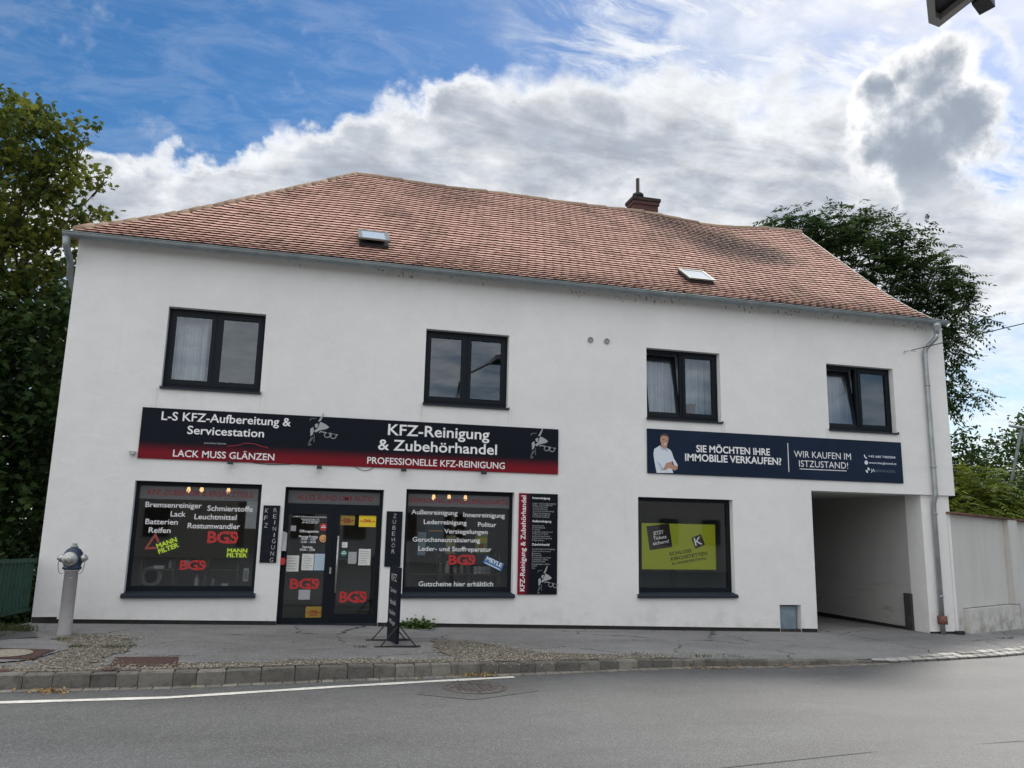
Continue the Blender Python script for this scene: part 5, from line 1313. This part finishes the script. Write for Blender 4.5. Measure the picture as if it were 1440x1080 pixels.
bwall(b, 0.0, .42, .059, -.9, .18); bwall(b, .42, 3.0, -.045, -.9, .165)
bwall(b, 2.74, 3.22, -.06, .18, zt(2.74), 0, .3, zt(3.22)); bwall(b, 3.0, 3.22, -.061, -.9, .18)
bwall(b, 3.22, 5.8, .06, .18, zt(3.22), 0, .3, zt(5.8)); bwall(b, 3.22, 5.8, -.045, -.9, .165)
bwall(b, 5.8, 6.2, -.06, -.9, zt(5.8), 0, .3, zt(6.2)); bwall(b, 6.2, WL, .06, -.9, zt(6.2), 0, .3, zt(WL))
b.obj('plaster_face', m_bw, t)
b = B(); d = -.02
while d < WL:
    bwall(b, d, d + .30, -.07 + random.uniform(-.01, .01), zt(d) + .002, zt(d) + .034 + random.uniform(-.005, .008), 0, .36); b.tint[-6:] = [random.random()] * 6; d += .305
b.obj('coping', tinted('coping_tile', (0.10, 0.05, 0.04), (0.20, 0.10, 0.075), 0.85), t)

# swing frame and green rail in the garden behind
t = thing('swing_frame', 'grey steel swing frame seen above the boundary wall at right', 'swing frame', (20.5, 5.0, -.9))
b = B(); b.tube([(19.9, 4.95, 4.86), (23.2, 5.6, 4.75)], .045, 8); b.obj('top_bar', m_alu, t)
for dx, x_, y_ in ((-.92, 20.38, 5.02), (.5, 20.42, 5.06)):
    b = B(); b.tube([(x_, y_, 4.78), (x_ + dx * 1.42, y_ + .05 * dx, 1.15), (x_ + dx * 2.0, y_, -1.2)], .045, 8); b.obj('leg', m_swing, t)
b = B(); b.tube([(19.1, 4.6, 2.27), (24, 6.7, 2.24)], .05, 8)
for x_ in (19.3, 21.5, 23.8): b.tube([(x_, 4.6 + (x_ - 19.1) * .43, 2.25), (x_, 4.6 + (x_ - 19.1) * .43, -1.2)], .035, 6)
tag(b.obj('garden_rail', m_fence), 'green pipe rail just above the coping of the boundary wall', 'fence')

# street lamp reaching into the picture at the top right
t = thing('street_lamp', 'grey street lamp head hanging into the picture at the top right corner', 'street lamp', (5.0, -13.1, -.3))
b = B(); b.tube([(5.0, -13.1, -.5), (5.0, -13.1, 6.2)], [.085, .06], 14); b.obj('pole', m_lamp, t, True)
b = B(); b.tube([(5.0, -13.1, 6.15), (5.01, -12.9, 6.58), (5.06, -12.3, 6.72), (5.45, -8.9, 6.66)], .035, 10); b.obj('arm', m_lamp, t, True)
O = [(5.20, -9.1), (5.20, -8.25), (5.555, -7.895), (5.70, -7.87), (5.70, -8.9), (5.60, -9.1)]
I = [(5.27, -9.03), (5.27, -8.28), (5.55, -7.99), (5.625, -7.97), (5.625, -8.87), (5.56, -9.03)]
b = B(); k = len(O); i0 = len(b.v)
b.v += [(x, y, 6.5) for x, y in O] + [(x, y, 6.5) for x, y in I] + [(x, y, 6.62) for x, y in O] + [(x, y, 6.57) for x, y in I]
for j in range(k):
    j2 = (j + 1) % k
    b.f += [(i0 + j, i0 + k + j, i0 + k + j2, i0 + j2), (i0 + j, i0 + j2, i0 + 2 * k + j2, i0 + 2 * k + j), (i0 + k + j, i0 + 3 * k + j, i0 + 3 * k + j2, i0 + k + j2)]; b.mi += [0, 0, 0]; b.tint += [.5] * 3
b.f.append(tuple(i0 + 2 * k + j for j in range(k))); b.mi.append(0); b.tint.append(.5)
b.obj('housing', m_lamp, t)
b = B(); b.poly([(x, y, 6.565) for x, y in reversed(I)]); b.obj('lens', m_lampd, t)
b = B(); b.hexa([(5.705, -8.26, 6.47), (5.89, -8.16, 6.47), (5.93, -8.30, 6.47), (5.705, -8.42, 6.47), (5.705, -8.24, 6.60), (5.87, -8.16, 6.60), (5.91, -8.32, 6.60), (5.705, -8.44, 6.60)]); b.obj('joint', m_lampd, t)

# houses across the street: only seen mirrored in the window panes
def opposite(x0, x1, y, h, rh, col, lab_):
    t = thing('opposite_house', lab_, 'building', ((x0 + x1) / 2, y - 4, -.3))
    b = B(); b.box(x0, x1, y - 8, y, -1, h); b.obj('wall', M('opposite_plaster', col, 0.9, var=(.8, .06)), t)
    b = B(); b.prism([(x0 - .2, h), (x1 + .2, h), (x1 + .2, h + .02), (x0 - .2, h + .02)], y - 8.3, y + .3)
    b.hexa([(x0 - .2, y + .35, h + .025), (x1 + .2, y + .35, h + .025), (x1 + .2, y - 4, h + rh), (x0 - .2, y - 4, h + rh), (x0 - .2, y + .35, h + .15), (x1 + .2, y + .35, h + .15), (x1 + .2, y - 4, h + rh + .12), (x0 - .2, y - 4, h + rh + .12)])
    rf = b.obj('roof', M('opposite_roof', (0.13, 0.075, 0.06), 0.9, var=(3, .3)), t)
    b = B(); cx = x0 + (x1 - x0) * .7; b.box(cx, cx + .7, y - 4.5, y - 3.8, h + rh - .3, h + rh + 1.1); b.box(cx - .06, cx + .76, y - 4.56, y - 3.74, h + rh + 1.1, h + rh + 1.25); b.obj('chimney', m_rbrick, rf)
    n = int((x1 - x0) / 2.6)
    for k in range(n):
        xx = x0 + 1.0 + k * 2.6
        b = B(); b.box(xx, xx + 1.1, y + .002, y + .05, .9, 2.3); b.obj('window', m_frame, t)
opposite(-16, -3.2, -27, 4.2, 2.8, (0.30, 0.28, 0.25), 'low beige house across the street, mirrored in the left shop panes')
opposite(-1.5, 11, -28, 4.6, 2.9, (0.34, 0.345, 0.35), 'low grey house across the street, mirrored in the middle shop panes')
opposite(13, 27, -27, 5.2, 3.1, (0.36, 0.33, 0.28), 'taller ochre house across the street, mirrored in the right upper pane')

# ------------------------------------------------------------------ vegetation
rng = np.random.default_rng(11)
def rot_rand(n, flat=.5):
    """random frames: leaf normal leans up by 'flat'"""
    nz = rng.normal(size=(n, 3)); nz[:, 2] = np.abs(nz[:, 2]) + flat; nz /= np.linalg.norm(nz, axis=1, keepdims=True)
    a = rng.normal(size=(n, 3)); ax = np.cross(nz, a); ax /= np.linalg.norm(ax, axis=1, keepdims=True); ay = np.cross(nz, ax)
    return ax, ay, nz
MAPLE = np.array([(0, 0, 0), (.18, .10, .0), (.50, .12, -.05), (.34, .36, -.02), (.52, .66, -.08), (.22, .62, -.02), (0, 1.0, -.1), (-.22, .62, -.02), (-.52, .66, -.08), (-.34, .36, -.02), (-.50, .12, -.05), (-.18, .10, 0)], float)
OVAL = np.array([(0, 0, 0), (.22, .25, .05), (.25, .6, .03), (0, 1.0, -.06), (-.25, .6, .03), (-.22, .25, .05)], float)
def leaves(b, P, size, tmpl, flat=.5, tint=None, mi=0):
    n = len(P); ax, ay, nz = rot_rand(n, flat); s = size * rng.uniform(.65, 1.25, (n, 1, 1))
    V = P[:, None, :] + s * (tmpl[None, :, 0:1] * ax[:, None] + tmpl[None, :, 1:2] * ay[:, None] + tmpl[None, :, 2:3] * nz[:, None])
    k = len(tmpl); F = np.arange(n * k).reshape(n, k)
    b.arr(V.reshape(-1, 3), F, mi, np.clip(rng.normal(.45, .25, n), 0, 1) if tint is None else tint)
def fronds(b, P, length, tint=None, pairs=6, droop=.5, lw=.26, out=None, mi=0):
    """pinnate leaves: pairs of leaflets along a drooping midrib"""
    n = len(P); d = rng.normal(size=(n, 3)); d[:, 2] = d[:, 2] * .5 + .1
    if out is not None: d = d * .7 + out
    d /= np.linalg.norm(d, axis=1, keepdims=True)
    side = np.cross(d, np.array([0, 0, 1.0])); side /= np.linalg.norm(side, axis=1, keepdims=True) + 1e-9
    L = length * rng.uniform(.7, 1.25, (n, 1)); Vs = []; ti = []
    tt = np.clip(rng.normal(.45, .22, n), 0, 1) if tint is None else tint
    for k in range(pairs + 1):
        u = (k + .6) / (pairs + .6)
        base_ = P + d * L * u + np.array([0, 0, -1.0]) * L * droop * u * u
        for sg in ((-1, 1) if k < pairs else (0,)):
            ld = side * sg + d * (.45 if sg else 1.0) + np.array([0, 0, -.35 - .3 * droop]); ld /= np.linalg.norm(ld, axis=1, keepdims=True)
            wv = np.cross(ld, side * (.2) + np.array([0, 0, 1.0]) + .35 * rng.normal(size=(n, 3))); wv /= np.linalg.norm(wv, axis=1, keepdims=True) + 1e-9
            ll = L * lw * (1.15 - .45 * abs(u - .45)); w = ll * .19
            Vs.append(np.stack([base_, base_ + ld * ll * .4 + wv * w, base_ + ld * ll, base_ + ld * ll * .4 - wv * w], 1)); ti.append(tt)
    V = np.concatenate(Vs, 0); F = np.arange(len(V) * 4).reshape(-1, 4)
    b.arr(V.reshape(-1, 3), F, mi, np.concatenate(ti))
def ctint(cl, rep_, lo=.05, hi=.85):
    return np.clip(np.repeat(rng.uniform(lo, hi, len(cl)), rep_) + rng.normal(0, .13, len(cl) * rep_), 0, 1)
def clumps(blobs, per, spread, shell=.75):
    """clump centres through each ellipsoid, denser near its skin"""
    out = []
    for (x, y, z, r) in blobs:
        n = max(3, int(per * r * r)); d = rng.normal(size=(n, 3)); d /= np.linalg.norm(d, axis=1, keepdims=True)
        q = rng.uniform(.15, 1, (n, 1)) ** (1 / 2.4); out.append(np.array([x, y, z]) + d * q * r * np.array([1, 1, .85]))
    return np.concatenate(out)
def limbs(b, root, crotch, ends, r0, tips=40, mi=0):
    root, crotch = Vector(root), Vector(crotch); b.tube([root, root.lerp(crotch, .5) + Vector((.08, .05, 0)), crotch], [r0, r0 * .85, r0 * .7], 10)
    for (x, y, z, r) in ends:
        e = Vector((x, y, z)); m1 = crotch.lerp(e, .45) + Vector((rng.normal(0, .2), rng.normal(0, .2), .15 * (e - crotch).length))
        k_ = min(1.0, .25 + r * .75); b.tube([crotch, m1, e], [r0 * .38 * k_, r0 * .22 * k_, r0 * .08 * k_], 7)
        for _ in range(max(2, int(tips * r / 10))):
            d = Vector(rng.normal(size=3)); d.normalize(); p = e + d * r * rng.uniform(.5, .95); s_ = m1.lerp(e, rng.uniform(.3, 1.0))
            b.tube([s_, s_.lerp(p, .55) + Vector((0, 0, .08 * r)), p], [r0 * .11, r0 * .06, r0 * .02], 5)

# left maple
t = thing('maple_tree', 'tall yellow green maple tree rising above the left corner of the roof', 'tree', (-7.2, 4.5, -1.2))
bl = [(-5.9, 4.0, 9.35, .85), (-6.7, 4.4, 10.2, .7), (-5.45, 4.0, 8.75, .6), (-5.75, 4.2, 7.9, .95), (-7.1, 4.6, 9.0, 1.2), (-7.6, 5.2, 7.6, 1.5), (-5.9, 4.4, 6.9, .9), (-6.4, 4.0, 6.0, 1.1), (-7.6, 3.6, 6.2, 1.3), (-5.05, 4.0, 9.75, .28), (-4.45, 3.7, 8.62, .24), (-4.75, 4.0, 8.0, .3), (-4.85, 4.0, 7.2, .35), (-6.15, 4.2, 10.25, .35)]
b = B(); limbs(b, (-7.2, 4.6, -1.3), (-7.0, 4.6, 3.6), bl, .26, 34); b.obj('trunk', m_bark, t, True)
b = B()
cl = clumps(bl, 54, .2)
P = np.repeat(cl, 24, 0) + rng.normal(0, 1, (len(cl) * 24, 3)) * np.array([.15, .15, .11])
leaves(b, P, .13, MAPLE, .5, ctint(cl, 24)); b.obj('crown', m_maple, t)
# dark tree below it
t = thing('dense_tree', 'dense dark green tree in deep shade beside the left wall of the house', 'tree', (-6.6, 3.0, -1.2))
bl = [(-5.6, 3.2, 5.2, 1.1), (-5.5, 3.0, 4.2, 1.1), (-5.5, 3.0, 3.0, 1.2), (-5.5, 3.0, 1.9, 1.1), (-6.8, 3.2, 4.8, 1.4), (-6.8, 3.0, 3.0, 1.5), (-6.4, 2.6, 1.5, 1.2), (-5.0, 4.5, 3.5, 1.2), (-5.0, 4.2, 5.4, .9), (-4.9, 3.6, 6.0, .5)]
b = B(); limbs(b, (-6.6, 3.0, -1.3), (-6.5, 3.0, 1.2), bl, .2, 26); b.obj('trunk', m_bark, t, True)
b = B(); cl = clumps(bl, 55, .2); P = np.repeat(cl, 14, 0) + rng.normal(0, .17, (len(cl) * 14, 3))
leaves(b, P, .145, MAPLE, .4, ctint(cl, 14, 0, .9)); b.obj('crown', m_darkleaf, t)
# backdrop trees to the left so no sky shows low between the leaves
for (x, y, h, lab_) in ((-10.5, 15.0, 7.0, 'shadowed tree farthest back behind the maple, left of the house'), (-7.2, 14.0, 6.0, 'shadowed tree farthest back, close to the line of the side wall'), (-9.5, 8.5, 7.4, 'shadowed tree standing behind the maple at the far left'), (-6.3, 9.5, 6.6, 'shadowed tree behind the dense dark tree next to the side wall')):
    t = thing('background_tree', lab_, 'tree', (x, y, -1.2), 'shadowed trees left of the house')
    bl = [(x + rng.normal(0, .8), y + rng.normal(0, .6), z, 1.7) for z in np.linspace(.6, h, 6)]
    b = B(); limbs(b, (x, y, -1.3), (x, y, 1.5), bl, .2, 14); b.obj('trunk', m_bark, t, True)
    b = B(); cl = clumps(bl, 30, .3); P = np.repeat(cl, 14, 0) + rng.normal(0, .25, (len(cl) * 14, 3)); leaves(b, P, .26, OVAL, .4); b.obj('crown', m_darkleaf, t)
# shrub under the railing
t = thing('shrub', 'dark green shrub growing behind the green railing', 'shrub', (-5.2, .6, -1.1))
bl = [(-4.7, .9, -.2, .6), (-4.75, .5, .45, .55), (-5.2, .8, .1, .8), (-5.9, .2, .0, .8), (-4.9, 1.8, .5, .9), (-6.0, 1.4, .8, .9), (-4.9, 2.2, -.4, .8), (-5.6, 2.4, .2, 1.0), (-5.6, -.6, -.2, .7), (-5.0, 3.2, .3, 1.0)]
b = B(); limbs(b, (-5.3, .8, -1.25), (-5.3, .8, -.6), bl, .05, 30); b.obj('stem', m_bark, t)
b = B(); cl = clumps(bl, 90, .2); P = np.repeat(cl, 14, 0) + rng.normal(0, .13, (len(cl) * 14, 3)); leaves(b, P, .14, OVAL, .4); b.obj('foliage', m_darkleaf, t)

# walnut behind the right gable
t = thing('walnut_tree', 'big dark walnut tree with drooping branches behind the right end of the roof', 'tree', (18.6, 10.0, -1.2))
bl = [(15.5, 9, 11.7, .75), (22.5, 9.0, 10.75, .55), (23.1, 9.0, 9.4, .4), (15.9, 9, 11.75, .8), (16.8, 9, 11.9, .9), (17.9, 9.3, 12.2, .9), (19.4, 9.2, 12.25, 1.15), (18.2, 9.2, 11.1, 1.4), (20.3, 9.0, 11.5, 1.1), (19.6, 9.4, 10.4, 1.3), (21.2, 9.0, 10.6, 1.1), (22.0, 9.0, 11.1, .5), (22.4, 9.0, 10.1, .5), (23.0, 9.0, 9.95, .35), (21.4, 9.2, 9.3, 1.0), (21.8, 9.0, 8.6, .7), (20.4, 9.6, 8.8, 1.2),
      (21.4, 9.0, 7.6, .65), (21.9, 8.9, 6.8, .4), (21.3, 9.2, 6.6, .8), (20.3, 9.6, 7.2, 1.1), (22.9, 8.9, 6.5, .22), (18.2, 10, 9.4, 1.5), (19.0, 10, 7.4, 1.5), (19.6, 10, 5.4, 1.3)]
b = B(); limbs(b, (18.6, 10.2, -1.3), (19.0, 10.0, 5.5), bl, .34, 16); b.obj('trunk', m_bark, t, True)
b = B(); cl = clumps(bl, 40, .3)
P = np.repeat(cl, 5, 0) + rng.normal(0, .2, (len(cl) * 5, 3))
ctr = np.array([19.5, 9.6, 9.2]); out = P - ctr; out /= np.linalg.norm(out, axis=1, keepdims=True)
fronds(b, P, .52, ctint(cl, 5), 5, .55, .34, out * .6); b.obj('crown', m_walnut, t)
# garden shrubs behind the boundary wall
def bush(name, label, bl, root, m, mode, per, size, rep):
    t = thing(name, label, 'tree' if 'tree' in name else 'shrub', root)
    b = B(); limbs(b, root, (root[0], root[1], root[2] + 1.2), bl, .09, 20); b.obj('trunk' if 'tree' in name else 'stem', m_bark, t)
    b = B(); cl = clumps(bl, per, .2); P = np.repeat(cl, rep, 0) + rng.normal(0, .15, (len(cl) * rep, 3))
    if mode == 'oval': leaves(b, P, size, OVAL, .5, ctint(cl, rep))
    else:
        c = np.mean(np.array(bl)[:, :3], 0); o_ = P - c; o_ /= np.linalg.norm(o_, axis=1, keepdims=True); fronds(b, P, size, None, 7, .5, .26, o_ * .8)
    b.obj('crown' if 'tree' in name else 'foliage', m, t)
bush('garden_tree', 'mid green garden tree behind the swing frame at the right edge', [(23.2, 8.2, 4.3, 1.1), (24.4, 8.2, 5.0, 1.0), (22.2, 8.4, 3.6, 1.0), (23.8, 8.2, 2.8, 1.2), (25.2, 8.6, 3.8, 1.4), (24.6, 8, 5.6, .5)], (23.6, 8.4, -1.2), m_bush, 'oval', 60, .16, 14)
bush('garden_tree', 'olive green garden tree between the gable and the swing frame', [(20.6, 7.8, 3.9, .9), (21.4, 8.0, 4.6, .7), (20.2, 7.6, 2.9, 1.0), (21.8, 7.8, 3.2, 1.1), (19.4, 7.8, 3.4, .9), (19.2, 7.6, 4.6, .6)], (20.8, 7.9, -1.2), m_bush, 'oval', 60, .15, 14)
bush('sumac_shrub', 'yellow green sumac with feathery leaves just above the boundary wall', [(17.3, 4.2, 2.75, .55), (18.0, 4.3, 3.0, .6), (18.5, 4.4, 2.5, .6), (16.8, 4.0, 2.3, .5), (17.7, 4.2, 2.1, .7)], (17.7, 4.3, -1.2), m_sumac, 'frond', 52, .62, 4)
bush('sumac_shrub', 'second sumac with darker feathery leaves right of the swing leg', [(19.4, 4.9, 2.7, .6), (20.2, 5.2, 3.1, .6), (19.8, 5.0, 2.2, .7), (20.9, 5.4, 2.6, .7)], (19.9, 5.0, -1.2), m_sumac2, 'frond', 48, .62, 4)
bush('garden_bush', 'dark bush filling the gap beside the gable wall above the coping', [(16.2, 4.4, 1.8, .8), (17.6, 5.4, 2.4, .9), (19.2, 6.2, 3.2, .9), (17.0, 5.6, 2.4, 1.0), (18.6, 6.0, 2.2, 1.1), (17.2, 6.4, 3.8, .9), (20.6, 6.6, 2.0, 1.2)], (17.2, 5.4, -1.2), m_darkleaf, 'oval', 90, .14, 14)

# weed by the wall, grass tufts, dry leaves
t = thing('weed', 'low leafy green weed growing at the foot of the wall beside the pavement sign', 'plant', (1.95, -.12, zs(1.95, -.12)))
b = B(); P = np.stack([rng.normal(1.95, .13, 260), rng.uniform(-.26, -.02, 260), zs(1.95, -.1) + np.abs(rng.normal(.05, .045, 260))], 1); leaves(b, P, .075, OVAL, .7); b.obj('foliage', m_weed, t)
b = B()
for k in range(10): b.tube([(1.95, -.1, zs(1.95, -.1) - .01), (1.95 + rng.normal(0, .1), -.1 + rng.normal(0, .05), zs(1.95, -.1) + .08)], .004, 5)
b.obj('stem', m_weed, t)
b = B()
def tuft(cx, cy, n, spread, h):
    for _ in range(n):
        x, y = cx + rng.normal(0, spread), cy + rng.normal(0, spread * .6); z = zs(x, y); a = rng.uniform(0, 6.28); hh = h * rng.uniform(.5, 1.3); l = rng.uniform(.2, .7) * hh; w = .004
        dx, dy = math.cos(a), math.sin(a)
        b.poly([(x - dy * w, y + dx * w, z), (x + dy * w, y - dx * w, z), (x + dx * l * .5 + dy * w * .7, y + dy * l * .5 - dx * w * .7, z + hh * .7), (x + dx * l, y + dy * l, z + hh)], 0, rng.random())
for q in ((-3.75, -.8, 320, .13, .09), (-3.95, -1.4, 200, .12, .08), (-2.62, -2.2, 160, .09, .035), (-2.2, -2.2, 180, .10, .035), (-3.0, -1.6, 90, .07, .03), (-2.16, -1.6, 60, .05, .03), (.9, -2.1, 70, .06, .02), (2.75, -1.95, 70, .09, .025), (4.8, -2.72, 160, .22, .03), (5.7, -2.68, 120, .2, .03), (6.3, -2.6, 60, .15, .025)): tuft(*q)
o = b.obj('grass_tufts', m_grass); o['kind'] = 'stuff'
b = B()
def litter(cx, cy, n, sx, sy, zf_):
    P = np.stack([rng.normal(cx, sx, n), rng.normal(cy, sy, n), np.zeros(n)], 1); P[:, 2] = [zf_(x, y) for x, y in P[:, :2]]; P[:, 2] += np.abs(rng.normal(.012, .01, n)); leaves(b, P, .045, OVAL, 1.2)
litter(-2.42, -4.03, 90, .10, .045, zroad); litter(2.25, -3.47, 90, .14, .035, zroad); litter(5.6, -3.1, 50, .3, .03, zroad); litter(6.9, -2.9, 40, .3, .03, zroad); litter(0, -3.8, 20, 2.0, .1, zroad); litter(-1, -2.5, 10, 1.5, .8, zs)
o = b.obj('dry_leaves', m_litter); o['kind'] = 'stuff'
